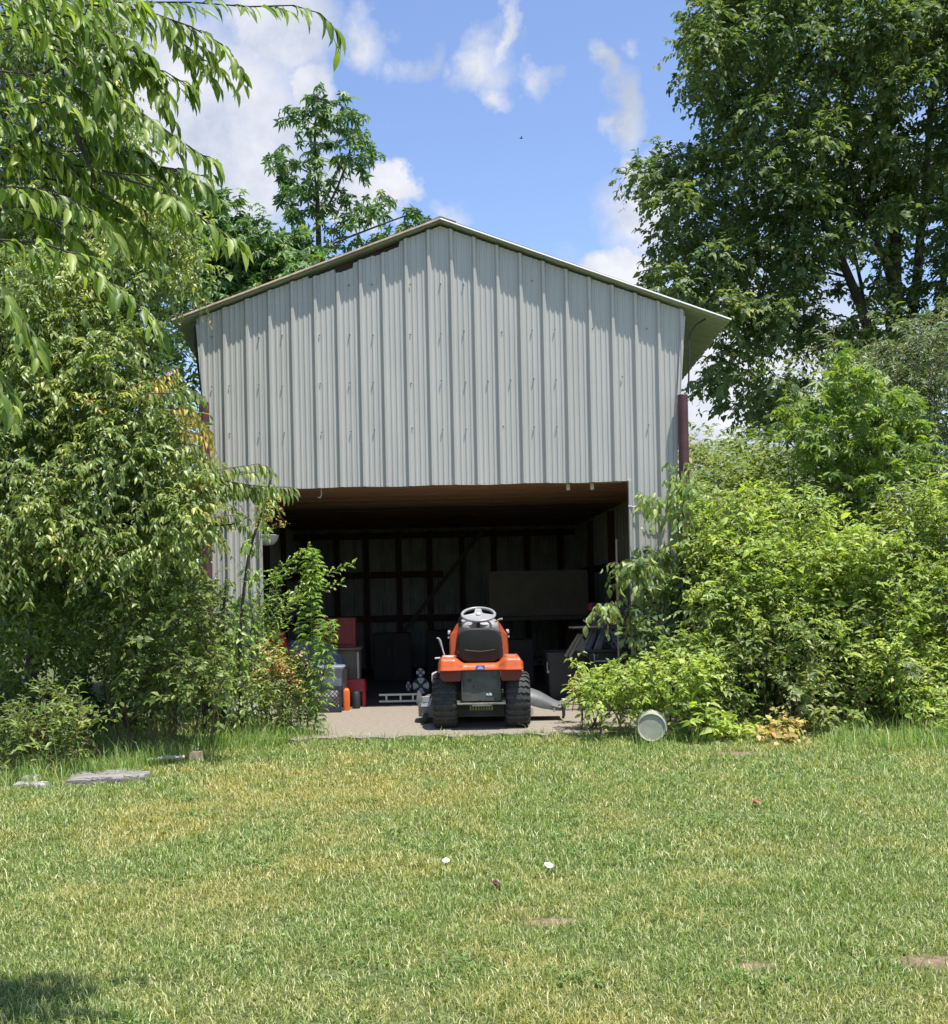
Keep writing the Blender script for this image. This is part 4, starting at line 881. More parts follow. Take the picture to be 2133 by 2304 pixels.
def connect(C, hubs, r0, r1, every=1, sag=-.1):
    """a limb from the nearest lower hub to each blob"""
    out = []; H = [Vector(h) for h in hubs]
    for c in C[::every]:
        c = Vector(c); h = min(H, key=lambda q: (q - c).length + max(0, (q.z - c.z)) * 1.5); m = (h + c) / 2 + Vector((random.uniform(-.1, .1), random.uniform(-.1, .1), sag * -(c - h).length * .5)); out.append(([h, m, c], r0, r1))
    return out

# ------------------------------------------------------------------ leaf materials
LM_big = leafmat('leaf_big_tree', [(0, (.030, .058, .022)), (.45, (.050, .086, .028)), (.8, (.092, .132, .036)), (1, (.18, .20, .06))], .36, .55, .35, clump=.9, gain=1.65)
LM_gum = leafmat('leaf_gum', [(0, (.025, .065, .018)), (.6, (.05, .11, .024)), (.93, (.095, .16, .035)), (1, (.16, .2, .05))], .36, .45, .4, gain=1.65)
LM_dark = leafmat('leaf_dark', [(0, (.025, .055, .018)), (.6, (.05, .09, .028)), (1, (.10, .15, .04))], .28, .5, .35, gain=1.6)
LM_near = leafmat('leaf_cherry_near', [(0, (.05, .095, .015)), (.55, (.088, .145, .022)), (.9, (.14, .20, .03)), (1, (.20, .25, .06))], .44, .45, .42, gain=1.75)
LM_mid = leafmat('leaf_cherry', [(0, (.040, .072, .018)), (.45, (.080, .125, .028)), (.82, (.15, .195, .045)), (.955, (.23, .25, .06)), (.972, (.42, .32, .06)), (1, (.45, .16, .05))], .36, .40, .5, clump=1.3, gain=1.95)
LM_yel = leafmat('leaf_yellowing', [(0, (.12, .19, .03)), (.4, (.28, .27, .04)), (.8, (.45, .36, .06)), (1, (.45, .20, .06))], .35, .4)
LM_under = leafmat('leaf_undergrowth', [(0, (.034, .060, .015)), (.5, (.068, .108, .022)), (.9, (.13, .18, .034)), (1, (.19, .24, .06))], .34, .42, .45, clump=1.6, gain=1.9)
LM_hedge = leafmat('leaf_hedge', [(0, (.075, .125, .027)), (.4, (.14, .215, .038)), (.8, (.24, .315, .055)), (1, (.29, .36, .095))], .38, .52, .33, clump=1.5, gain=1.55)
LM_hback = leafmat('leaf_hedge_back', [(0, (.08, .14, .035)), (.5, (.13, .19, .055)), (1, (.25, .28, .09))], .33, .5, .35, clump=1.2)
LM_sap = leafmat('leaf_sapling', [(0, (.07, .13, .02)), (.5, (.12, .20, .03)), (1, (.20, .28, .05))], .40, .45, .42, gain=1.3)
LM_vine = leafmat('leaf_vine', [(0, (.075, .13, .035)), (.5, (.14, .21, .06)), (.94, (.24, .31, .10)), (1, (.45, .36, .16))], .36, .5, .4, gain=1.75)
LM_willow = leafmat('leaf_willow', [(0, (.05, .09, .04)), (.6, (.10, .15, .06)), (1, (.17, .21, .09))], .3, .42)
LM_priv = leafmat('leaf_privet', [(0, (.11, .21, .04)), (.5, (.17, .28, .06)), (1, (.30, .38, .10))], .4, .4, .5)
LM_feather = leafmat('leaf_feather', [(0, (.09, .19, .03)), (.6, (.15, .27, .04)), (1, (.27, .36, .07))], .4, .42, .5)
LM_gold = leafmat('leaf_gold', [(0, (.20, .24, .06)), (.5, (.42, .38, .12)), (1, (.5, .22, .08))], .35, .5)

# ------------------------------------------------------------------ far woods that close the horizon
def woods(name, label, xs, Yr, hr, n, seed):
    r = np.random.default_rng(seed); X = r.uniform(*xs, n); Y = r.uniform(*Yr, n); Z = r.uniform(0, 1, n) ** .8 * r.uniform(*hr, n)
    C = np.stack([X, Y, Z - .4], -1); V, Fx = [], None
    S = np.repeat(C, 34, 0) + r.normal(0, 1, (n * 34, 3)) * np.array([1.2, 1.2, .8]); ax = r.normal(0, 1, S.shape); up = r.normal(0, .6, S.shape); up[:, 2] += 1
    V, Fx = leaf_array(S, ax, up, np.full(len(S), .5), np.full(len(S), .32), T_RH)
    return tag(link(name, npmesh(name, V, Fx), LM_dark, smooth=True), label, 'woods', kind='stuff')
woods('distant_woods', 'dark line of distant woods closing the horizon behind the shed', (-45, 50), (42, 52), (2.2, 4.0), 900, 3)

# ------------------------------------------------------------------ tall tree at the right
YT = 21.0
e = thing_at('tall_tree', (*P(1990, 1300, YT).xy, 0), 'tall dark green many-stemmed tree filling the upper right behind the hedge', 'tree')
trunks = [[(1985, 1370), (1992, 1150), (1998, 950), (2012, 700), (2008, 450), (1990, 250), (1965, 60), (1930, -120)], [(1997, 980), (1958, 760), (1910, 625), (1865, 520), (1810, 420), (1740, 330)], [(2000, 930), (2050, 720), (2072, 520), (2094, 250), (2110, -20)],
          [(2020, 1250), (2070, 900), (2120, 640), (2150, 400)], [(2010, 650), (1960, 500), (1900, 380), (1850, 200), (1800, 60)], [(2000, 850), (1900, 760), (1800, 740), (1700, 720)], [(1950, 740), (1930, 600), (1890, 480)], [(1810, 430), (1680, 420), (1540, 400), (1450, 400)], [(2008, 400), (1880, 260), (1720, 210), (1620, 190)]]
rad_ = [(.22, .05), (.12, .03), (.13, .04), (.12, .04), (.07, .02), (.06, .02), (.045, .02), (.035, .01), (.04, .01)]
limbs(e, 'trunk', [(PL(t_, YT + [0, -.3, .4, .8, -.5, -.4, .3, -1, -.8][i]), *rad_[i]) for i, t_ in enumerate(trunks)], n=10, wob=.012)
poly = [(1590, -140), (1600, -30), (1560, 40), (1550, 100), (1600, 150), (1525, 145), (1560, 190), (1610, 240), (1600, 300), (1560, 320), (1620, 370), (1560, 360), (1490, 345), (1500, 380), (1430, 370), (1410, 400), (1470, 430), (1520, 470), (1500, 530), (1530, 580), (1470, 610), (1480, 660), (1530, 690), (1620, 690), (1660, 760), (1600, 840), (1590, 880), (1650, 900), (1700, 960), (1790, 930), (1830, 850),
        (1870, 760), (1900, 830), (1940, 860), (2250, 860), (2250, -140)]
gaps = [(1965, 225, 40), (2060, 240, 52), (2105, 215, 40), (1935, 545, 30), (1930, 620, 52), (1900, 690, 46), (2055, 545, 46), (2045, 610, 40), (1985, 600, 26), (1730, 360, 36), (1790, 365, 28), (1850, 470, 22), (1750, 800, 44), (1700, 830, 40), (1660, 880, 36), (1830, 830, 54), (1880, 800, 34), (2110, 600, 34), (2100, 700, 30), (1975, 480, 22), (2030, 690, 26), (1640, 540, 24), (1860, 620, 26), (1560, 640, 20), (1780, 900, 18), (1640, 620, 18), (1590, 470, 16), (1650, 340, 10), (2080, 420, 12), (1870, 590, 10), (1610, 560, 12), (2025, 260, 14)]
gaps = [(x, y, r * (.6 if x < 1860 and y < 780 else 1)) for x, y, r in gaps]; pt = sample(poly, 42, gaps)
C = PA(pt[:, 0], pt[:, 1], YT + rng.uniform(-2.4, 2.2, len(pt)))
hubs = [h for t_ in trunks for h in PL(t_, YT)[1:]]
foliage(e, 'crown', C, .30, 34, 11, .32, .32, .098, .054, T_MED, LM_big, hang=.32, upb=.2, outb=.8, squash=(1, 1, .5), sj=.3)
limbs(e, 'branches', connect(C, hubs, .022, .006, 3), n=5)

# ------------------------------------------------------------------ sweetgum and dark trees behind the shed at the left
YG = 20.4
e = thing_at('sweetgum_tree', (*P(725, 1300, YG).xy, 0), 'sweetgum with star-shaped leaves and two thin leaders rising behind the roof', 'tree')
tl = [[(725, 1350), (722, 900), (718, 600), (714, 450), (708, 330), (714, 215)], [(718, 500), (760, 420), (790, 330), (802, 270)], [(716, 400), (670, 375), (622, 345)], [(718, 470), (670, 430), (645, 420)], [(718, 560), (820, 520), (900, 490), (950, 475)], [(720, 600), (660, 560), (640, 520)]]
limbs(e, 'trunk', [(PL(q, YG + dz), a, b2) for q, dz, a, b2 in zip(tl, (0, .2, -.2, .1, -.3, .2), (.10, .03, .018, .016, .022, .02), (.012, .01, .006, .006, .01, .01))], n=7)
bl = [(712, 213, 12), (706, 235, 16), (716, 262, 20), (735, 280, 16), (700, 300, 20), (662, 243, 10), (672, 262, 12), (722, 320, 20), (708, 350, 16), (765, 225, 10), (752, 262, 12), (800, 262, 16), (783, 292, 18), (815, 300, 16), (770, 325, 20), (800, 340, 22), (830, 330, 12), (770, 365, 14), (815, 360, 12),
      (622, 345, 9), (640, 362, 12), (628, 380, 10), (680, 360, 14), (690, 390, 16), (650, 402, 8), (645, 430, 12), (680, 420, 14), (655, 460, 10), (665, 490, 12), (725, 380, 26), (720, 420, 30), (755, 430, 26), (700, 460, 30), (740, 470, 30), (780, 440, 22), (800, 470, 24), (835, 455, 18), (865, 455, 20), (850, 490, 22), (810, 510, 26), (770, 520, 28),
      (720, 520, 30), (690, 540, 28), (745, 560, 30), (800, 550, 24), (840, 530, 18), (905, 500, 14), (925, 490, 14), (950, 478, 14), (880, 520, 16), (660, 560, 26), (700, 590, 30), (760, 590, 24), (650, 600, 26)]
B = np.array(bl, float); C = PA(B[:, 0], B[:, 1], YG + rng.uniform(-.5, .5, len(B)))
foliage(e, 'crown', C, B[:, 2] / 125 * .9, 5, 4, .20, .25, .145, .145, T_STAR, LM_gum, hang=.75, fwd=.4, side=.6, upb=.1, jit=.35, twigs=(.006, .003, mbark), smooth=False)
e = thing_at('broadleaf_tree', (*P(520, 1300, 19.3).xy, 0), 'dark broadleaf tree just behind the left slope of the roof, lower than the sweetgum', 'tree')
limbs(e, 'trunk', [(PL([(520, 1360), (525, 900), (530, 700), (545, 560), (560, 480)], 19.3), .13, .03), (PL([(528, 760), (480, 640), (450, 540)], 19.2), .06, .02), (PL([(530, 720), (590, 620), (640, 540)], 19.4), .06, .02)], n=7)
pt = sample([(395, 470), (440, 440), (470, 450), (520, 480), (560, 500), (600, 510), (650, 520), (700, 560), (660, 640), (560, 700), (480, 690), (500, 620), (470, 610), (450, 640), (400, 640)], 27, [(482, 640, 20), (470, 655, 10)])
C = PA(pt[:, 0], pt[:, 1], 19.2 + rng.uniform(-.7, .8, len(pt)))
foliage(e, 'crown', C, .22, 9, 6, .26, .3, .14, .14, T_STAR, LM_gum, hang=.6, upb=.1, smooth=False)
pt = sample([(470, 430), (500, 440), (500, 480), (470, 490), (440, 470)], 20)
foliage(e, 'crown', PA(pt[:, 0], pt[:, 1], 19.0 + 0 * pt[:, 0]), .15, 5, 5, .3, .3, .12, .11, T_STAR, LM_gum, hang=.8, smooth=False)
e = thing_at('shade_tree', (*P(330, 1300, 14.5).xy, 0), 'deep green tree in shade beside the left wall of the shed', 'tree')
limbs(e, 'trunk', [(PL([(350, 1360), (345, 1000), (350, 700), (345, 500)], 14.5), .14, .05), (PL([(346, 900), (300, 700), (260, 600)], 14.5), .07, .03)], n=8)
pt = sample([(-80, 420), (300, 380), (420, 500), (450, 600), (440, 700), (450, 760), (455, 850), (455, 1100), (430, 1420), (-80, 1420)], 38)
C = PA(pt[:, 0], pt[:, 1], 14.6 + rng.uniform(-1.2, 1.4, len(pt)))
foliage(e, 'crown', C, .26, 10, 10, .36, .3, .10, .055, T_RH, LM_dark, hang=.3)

# ------------------------------------------------------------------ near cherry boughs, top left
e = thing_at('overhanging_tree', (-2.7, 3.1, float(gz(-2.7, 3.1))), 'near tree whose long drooping pointed leaves hang over the top left of the view', 'tree')
NS = .60
near = [([(-40, 260), (40, 290), (120, 330), (170, 380)], 5.4, 12, .3), ([(60, 80), (150, 110), (230, 160), (280, 230)], 5.6, 12, .3), ([(200, 90), (280, 120), (350, 190), (380, 250)], 5.5, 12, .3), ([(-40, 480), (40, 470), (130, 500), (200, 560)], 5.4, 12, .3), ([(180, 330), (260, 330), (340, 360), (380, 420)], 5.6, 12, .3), ([(100, 400), (200, 420), (290, 470), (350, 540)], 5.6, 12, .3), ([(-40, 30), (60, 40), (160, 60), (230, 110)], 5.5, 12, .3), ([(120, 260), (200, 280), (260, 330), (300, 370)], 5.6, 12, .3), ([(-60, 200), (60, 200), (140, 260), (200, 330)], 5.5, 12, .3), ([(60, 440), (160, 440), (240, 470), (310, 540)], 5.5, 12, .3), ([(-60, 340), (40, 330), (130, 350), (180, 410)], 5.3, 12, .3), ([(100, 20), (200, 50), (280, 90), (330, 120)], 5.4, 12, .3), ([(-120, 60), (60, 20), (250, 5), (430, 5), (560, 15), (660, 12), (720, 30), (752, 62)], 5.6, 17, .30), ([(200, 10), (330, 25), (430, 60), (500, 100), (545, 160)], 5.5, 14, .28), ([(350, 40), (400, 90), (450, 130), (490, 150)], 5.7, 8, .26),
        ([(100, 110), (220, 130), (300, 150), (370, 160), (420, 190)], 5.5, 12, .28), ([(150, 130), (240, 200), (320, 255), (390, 305), (440, 340), (475, 360)], 5.3, 16, .30), ([(-100, 100), (30, 60), (130, 80), (190, 110), (240, 190)], 5.2, 14, .3),
        ([(60, 290), (160, 370), (260, 390), (340, 395), (400, 440)], 5.4, 14, .28), ([(240, 390), (340, 420), (420, 470), (480, 510), (530, 540)], 5.3, 14, .30), ([(-100, 500), (0, 540), (90, 545), (160, 570), (220, 620), (280, 660), (325, 700), (352, 735)], 5.0, 22, .32),
        ([(-80, 300), (20, 240), (100, 230), (170, 250), (220, 290)], 5.1, 14, .3), ([(-80, 430), (30, 420), (120, 430), (200, 470), (250, 520)], 5.1, 16, .3), ([(-60, 600), (0, 640), (40, 700), (80, 760)], 4.9, 9, .3), ([(-60, 780), (-10, 830), (20, 880)], 4.9, 6, .26), ([(330, 370), (390, 380), (440, 400), (462, 420)], 5.6, 8, .2),
        ([(-40, 0), (80, -20), (200, -20), (300, 0)], 5.0, 14, .3), ([(0, 160), (90, 170), (180, 200), (250, 250)], 5.3, 14, .3), ([(0, 360), (100, 340), (200, 340), (300, 340)], 5.7, 16, .3)]
Lp, La, Lu, Ll = [], [], [], []; tw = []
def bough(pts, Y, nl, ln, up_sp=3, sub=True):
    pts3 = PL(pts, Y); cum = [0]
    for a, b2 in zip(pts3, pts3[1:]): cum.append(cum[-1] + (b2 - a).length)
    def at(s):
        s = max(0, min(s, cum[-1] - 1e-6)); i = max(j for j in range(len(cum) - 1) if cum[j] <= s); u = (s - cum[i]) / (cum[i + 1] - cum[i]); return pts3[i].lerp(pts3[i + 1], u), (pts3[i + 1] - pts3[i]).normalized()
    return pts3, cum[-1], at
for pts, Y, nl, ln in near:
    Y *= NS; pts3, tot, at = bough(pts, Y, nl, ln); tw.append((pts3, .0034, .0013))
    m = int(tot / (.034 * NS))
    for i in range(m + 4):
        c, d = at(tot * min(1, (i + .4) / m)); sd_ = d.cross(Vector((0, 0, 1))).normalized(); sg = 1 if i % 2 else -1
        if XC + F * c.x / c.y < -25: continue
        if random.random() < .14: continue
        ax = d * random.uniform(.3, .9) + sd_ * sg * random.uniform(.1, .6) + Vector((random.gauss(0, .15), random.gauss(0, .15), -random.uniform(.15, .8)))
        if i >= m: ax = d * 1.0 + Vector((random.gauss(0, .3), 0, -.5))
        Lp.append(c); La.append(ax); Lu.append((d.x * .8 + random.gauss(0, .35), -.5 + random.gauss(0, .3), .7)); Ll.append(random.triangular(.05, .155, .12) * .62)
    # side twigs
    for s in np.arange(.05, .98, .075):
        c, d = at(tot * s)
        if XC + F * c.x / c.y < -15: continue
        sg = random.choice((-1, 1)); dd = (d * .8 + d.cross(Vector((0, 0, 1))).normalized() * sg * .6 + Vector((0, random.gauss(0, .3), random.uniform(-.35, .25)))).normalized()
        L_ = NS * random.uniform(.14, .30) * (1 - .4 * s); q = [c + dd * L_ * u + Vector((0, 0, -.35 * L_ * u * u)) for u in (0, .33, .66, 1)]; tw.append((q, .0016, .0008))
        for j in range(int(L_ / (.035 * NS))):
            u = (j + .6) / (L_ / (.035 * NS)); c2 = c + dd * L_ * u + Vector((0, 0, -.35 * L_ * u * u)); sd_ = dd.cross(Vector((0, 0, 1))).normalized() * (1 if j % 2 else -1)
            Lp.append(c2); La.append(dd * random.uniform(.4, .9) + sd_ * random.uniform(.1, .5) + Vector((random.gauss(0, .12), random.gauss(0, .2), -random.uniform(.2, .8)))); Lu.append((dd.x * .8 + random.gauss(0, .4), -.5 + random.gauss(0, .3), .7)); Ll.append(random.triangular(.04, .145, .10) * .62)
Ll = np.array(Ll) * .95
V, Fx = leaf_array(np.array([tuple(p) for p in Lp]), np.array([tuple(p) for p in La]), np.array(Lu, float), Ll, Ll * .33, T_LONG)
attach(link('boughs_foliage', npmesh('boughs_foliage', V, Fx), LM_near, smooth=True), e)
tw += [(PL([(-500, 900), (-300, 640), (-100, 430), (85, 290), (150, 250), (180, 320), (215, 410)], 5.4 * NS), .013, .005), (PL([(-300, 700), (-100, 500), (0, 470), (80, 462)], 5.3 * NS), .009, .004), (PL([(-300, 640), (-100, 200), (0, 70), (200, 10)], 5.5 * NS), .008, .003), (PL([(-100, 430), (50, 200), (150, 130), (200, 10)], 5.5 * NS), .006, .002)]
k = MB(); 
for pts, a, b2 in tw: k.tube(pts, [a + (b2 - a) * i / (len(pts) - 1) for i in range(len(pts))], 6)
attach(k.build('boughs', mbark, smooth=True), e)
limbs(e, 'trunk', [([(-2.7, 3.1, -.32), (-2.62, 3.12, .4), (-2.4, 3.15, 1.1), (-2.1, 3.2, 1.7), (-1.9, 3.25, 2.2)], .10, .03), ([(-2.4, 3.15, 1.1), (-2.0, 3.2, 1.5), P(-300, 700, 5.3 * NS)], .035, .01), ([(-2.5, 3.13, .8), (-2.1, 3.2, 1.2), P(-500, 900, 5.4 * NS)], .035, .014)], n=10)
pt = sample([(-30, -40), (240, -40), (300, 60), (260, 200), (310, 330), (340, 420), (300, 500), (200, 620), (-60, 640)], 36)
CFILL = PA(pt[:, 0], pt[:, 1], 10.1 + rng.uniform(0, .9, len(pt)))

# ------------------------------------------------------------------ big cherry beside the shed
YC = 9.0
e = thing_at('cherry_tree', (*P(120, 1500, YC + .5).xy, float(gz(-2, 9))), 'bushy cherry tree with small drooping leaves, partly yellowing, beside the left corner of the shed', 'tree')
limbs(e, 'trunk', [(PL([(60, 1650), (80, 1400), (110, 1150), (150, 900), (180, 700)], YC + .4), .06, .02), (PL([(180, 700), (190, 520, 10.2), (150, 300, 10.5), (140, 60, 10.5)], YC + .4), .022, .008), (PL([(190, 560, 10.0), (260, 420, 10.4), (290, 300, 10.5)], 10), .014, .005), (PL([(180, 600, 9.9), (90, 420, 10.3), (40, 200, 10.5)], 10), .014, .005), (PL([(80, 1400), (30, 1200), (20, 1000), (10, 800)], YC + .5), .04, .015), (PL([(110, 1150), (200, 980), (300, 870), (340, 780)], YC + .3), .03, .01), (PL([(80, 1400), (200, 1250), (330, 1150), (430, 1090)], YC + .2), .03, .008),
                   (PL([(0, 1080), (80, 1060), (160, 1050)], YC - .3), .02, .008), (PL([(330, 1190), (420, 1150), (470, 1090), (540, 1062), (580, 1070)], YC - .2), .014, .005), (PL([(300, 1240), (400, 1190), (520, 1180), (560, 1160)], YC - .3), .012, .004)], n=7)
pt = sample([(-80, 560), (150, 600), (260, 650), (300, 700), (330, 750), (330, 810), (310, 880), (390, 890), (410, 960), (410, 1010), (430, 1070), (480, 1090), (470, 1130), (480, 1180), (410, 1210), (380, 1240), (300, 1280), (200, 1240), (100, 1340), (-80, 1340)], 34)
pe = sample([(300, 430), (400, 450), (440, 540), (430, 610), (350, 660), (280, 640), (250, 560)], 34); pt = np.concatenate([pt, pe])
C = PA(pt[:, 0], pt[:, 1], YC + .55 - (pt[:, 1] - 550) / 800 * .9 + rng.uniform(-.45, .7, len(pt))); C0 = C; C = np.concatenate([C, CFILL])
foliage(e, 'crown', C, .12, 17, 11, .22, .45, .056, .021, T_MED, LM_mid, hang=.5, fwd=.5, side=.6, upb=.15, twigs=(.002, .001), frontb=.2)
limbs(e, 'branches', connect(C0, [P(150, 900, YC + .3), P(180, 700, YC + .3), P(20, 1000, YC + .4), P(300, 870, YC + .3), P(330, 1150, YC + .2), P(110, 1150, YC + .3), P(10, 800, YC + .4)], .010, .003, 4), n=5)
# long drooping sprays reaching over the wall
spr = [([(330, 890), (380, 885), (430, 878), (462, 892)], .08, 0), ([(440, 1080), (500, 1060), (545, 1048), (585, 1040), (615, 1055)], .085, 0), ([(500, 1085), (560, 1092), (610, 1098), (650, 1102), (668, 1100)], .085, 0), ([(400, 1140), (470, 1110), (530, 1090), (575, 1095), (590, 1120)], .085, 0), ([(330, 1200), (400, 1175), (470, 1165), (520, 1160), (550, 1165)], .08, 0),
       ([(300, 1230), (350, 1205), (400, 1215), (430, 1235)], .08, 0), ([(380, 1010), (430, 1000), (470, 1030), (490, 1070)], .075, 0), ([(160, 1235), (210, 1215), (270, 1205), (330, 1215), (360, 1240)], .085, 0), ([(400, 940), (440, 945), (470, 965), (478, 990)], .06, 1), ([(380, 920), (420, 925), (455, 935)], .06, 1), ([(350, 860), (380, 835), (405, 820)], .055, 1), ([(400, 965), (440, 975), (465, 980)], .06, 1), ([(290, 880), (330, 865), (370, 850)], .05, 1)]
for mat, flag, pn in ((LM_mid, 0, 'drooping_sprays'), (LM_yel, 1, 'yellowing_sprays')):
    Lp, La, Lu, Ll = [], [], [], []; tw = []
    for pts, ln, fl in spr:
        if fl != flag: continue
        for rep in range(2 if fl == 0 else 3):
            off = [(x + random.uniform(-8, 8), y + rep * 14 + random.uniform(-8, 8)) for x, y in pts]
            pts3, tot, at = bough(off, YC - .35 + rep * .12, 0, 0); tw.append((pts3, .005, .002)); m = int(tot / .020)
            for i in range(m):
                c, d = at(tot * (i + .4) / m); sd_ = d.cross(Vector((0, 0, 1))).normalized() * (1 if i % 2 else -1)
                Lp.append(c); La.append(d * .5 + sd_ * random.uniform(.1, .5) + Vector((random.gauss(0, .15), random.gauss(0, .15), -random.uniform(.5, 1.0)))); Lu.append((d.x * .7 + random.gauss(0, .4), -.6, .7)); Ll.append(ln * random.uniform(.8, 1.25))
    Ll = np.array(Ll); V, Fx = leaf_array(np.array([tuple(p) for p in Lp]), np.array([tuple(p) for p in La]), np.array(Lu, float), Ll, Ll * .36, T_LONG)
    attach(link(pn, npmesh(pn, V, Fx), mat, smooth=True), e)
    k = MB()
    for pts, a, b2 in tw: k.tube(pts, [a + (b2 - a) * i / (len(pts) - 1) for i in range(len(pts))], 5)
    attach(k.build('twigs', mtwig, smooth=True), e)

# ------------------------------------------------------------------ undergrowth, lower left
def bush(name, label, poly, Yf, dY, spacing, rad, ntw, nl, ltw, ll, lw, mat, gaps=(), tm=T_MED, base=None, group=None, stems=6, cat='bush', twigs=None, mix=None, **kw):
    pt = sample(poly, spacing, gaps); Yv = np.array([Yf(x, y) for x, y in pt]) + rng.uniform(-dY * .3, dY, len(pt))
    C = PA(pt[:, 0], pt[:, 1], Yv); bz = float(gz(C[:, 0].mean(), Yv.mean())); C[:, 2] = np.maximum(C[:, 2], bz + .04)
    bp = Vector((C[:, 0].mean(), Yv.mean(), bz)) if base is None else Vector(base)
    e = thing_at(name, bp, label, cat, group)
    foliage(e, 'foliage', C, rad, ntw, nl, ltw, kw.pop('droop', .25), ll, lw, tm, mat, twigs=twigs, **kw)
    if mix:
        m = rng.choice(len(C), max(3, int(len(C) * mix[1])), replace=False)
        foliage(e, 'other_leaves', C[m] - np.array([0, .08, 0]), rad, int(ntw * .7), nl, ltw * 1.5, .3, ll * mix[2], lw * mix[3], tm, mix[0], hang=.3, upb=.7, frontb=.2, twigs=(.003, .0012, mtwig))
    if stems:
        ls = []
        for i in rng.choice(len(C), min(stems, len(C)), replace=False):
            c = Vector(C[i]); b0 = Vector((c.x + random.uniform(-.15, .15), c.y + random.uniform(-.1, .15), float(gz(c.x, c.y)))); ls.append(([b0, b0.lerp(c, .5) + Vector((random.uniform(-.08, .08), 0, 0)), c], .012, .004))
        limbs(e, 'stems', ls, mtwig, 6)
    return e
bush('undergrowth_bush', 'dense dark small-leaved bush at the lower left, under the cherry leaves', [(250, 1330), (360, 1290), (430, 1290), (470, 1340), (480, 1430), (490, 1520), (490, 1560), (440, 1580), (300, 1570), (270, 1540), (240, 1460)], lambda x, y: 8.35 + (1640 - y) / 350 * .45, .8, 26, .09, 11, 8, .17, .045, .024, LM_under, hang=.2, twigs=(.003, .0015))
bush('undergrowth_bush', 'shaded leafy bush at the far lower left edge, with the rusty drum in it', [(-80, 1300), (120, 1320), (260, 1340), (240, 1440), (200, 1500), (60, 1500), (20, 1560), (-80, 1640)], lambda x, y: 8.9, .9, 32, .10, 10, 8, .18, .05, .026, LM_under, hang=.25, gaps=[(85, 1600, 55)])
bush('undergrowth_bush', 'thin dark leafy shoots in front of the bare hollow at the lower left', [(60, 1600), (150, 1560), (190, 1620), (180, 1700), (60, 1740), (-60, 1740), (-60, 1640), (20, 1640)], lambda x, y: 7.95, .5, 30, .08, 8, 8, .18, .055, .017, LM_under, hang=.1, upb=.9, twigs=(.003, .0015))
bush('undergrowth_bush', 'small-leaved green bush hugging the left door jamb of the shed', [(490, 1450), (530, 1430), (570, 1440), (640, 1470), (670, 1520), (660, 1580), (620, 1620), (560, 1630), (490, 1600), (470, 1500)], lambda x, y: 9.6 + (1600 - y) / 600 * .4, .5, 40, .09, 9, 8, .18, .042, .022, LM_priv, hang=.15, twigs=(.003, .0015))
# dark thicket that closes the hollow
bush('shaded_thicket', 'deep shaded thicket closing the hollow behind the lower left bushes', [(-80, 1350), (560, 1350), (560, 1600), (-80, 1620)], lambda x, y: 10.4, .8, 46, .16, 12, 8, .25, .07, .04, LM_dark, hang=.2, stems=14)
# vine-wrapped saplings
for j, (pts, lab) in enumerate((([(462, 1640), (455, 1530), (448, 1430), (436, 1340), (424, 1270)], 'thin sapling stem wrapped in vine, standing farthest from the doorway'), ([(503, 1640), (500, 1500), (503, 1400), (508, 1300)], 'thin vine-wrapped stem between the other two by the jamb'), ([(545, 1620), (540, 1500), (542, 1400), (560, 1250), (590, 1150), (608, 1080)], 'tallest thin vine-wrapped stem, climbing the left door jamb'))):
    Y = 9.9 - .25 * j; b0 = P(*pts[0], Y); e = thing_at('vine_sapling', (b0.x, Y, float(gz(b0.x, Y))), lab, 'sapling', 'vine-wrapped stems by the left jamb')
    p3 = PL(pts, Y); p3[0].z = float(gz(b0.x, Y)); limbs(e, 'stem', [(p3, .020, .008)])
    cs_ = np.array([tuple(p3[i].lerp(p3[i + 1], u)) for i in range(len(p3) - 1) for u in (0, .2, .4, .6, .8)])
    foliage(e, 'foliage', cs_, .04, 5, 4, .10, .6, .05, .022, T_MED, LM_priv if j == 2 else LM_under, hang=.7, twigs=(.002, .001))

# ------------------------------------------------------------------ weeds in front of the doorway
def plume(e, base, top, n, ltw, nl, ll, lw, mat, droop, twigs=(.0025, .001), up=.35, taper=.6, jit=.15, hang=.15):
    base = Vector(base); top = Vector(top); S, D, Lt = [], [], []
    for i in range(n):
        u = .08 + .92 * i / n; c = base.lerp(top, u); a = i * 2.4 + random.uniform(-.3, .3)
        S.append(tuple(c)); D.append((math.cos(a), math.sin(a), up + u * .5)); Lt.append(ltw * min(1, .4 + u * 1.5) * (1 - taper * abs(u - .35) ** 1.3 * 1.5) * random.uniform(.8, 1.2))
    S, D, Lt = np.array(S), np.array(D, float), np.maximum(np.array(Lt), .03)
    V, Fx = leaf_array(*twig_leaves(S, D, Lt, nl, droop, ll, lw, hang, .9, .6, jit, .2), T_RH)
    attach(link('foliage', npmesh('foliage', V, Fx), mat, smooth=True), e)
    V, Fx = twig_mesh(S, D, Lt, droop, *twigs); attach(link('side_shoots', npmesh('side_shoots', V, Fx), mgtwig, smooth=True), e)
    limbs(e, 'stem', [([base, base.lerp(top, .5) + Vector((.01, 0, 0)), top], .011, .003)], mgtwig, 6)
YW = 9.55
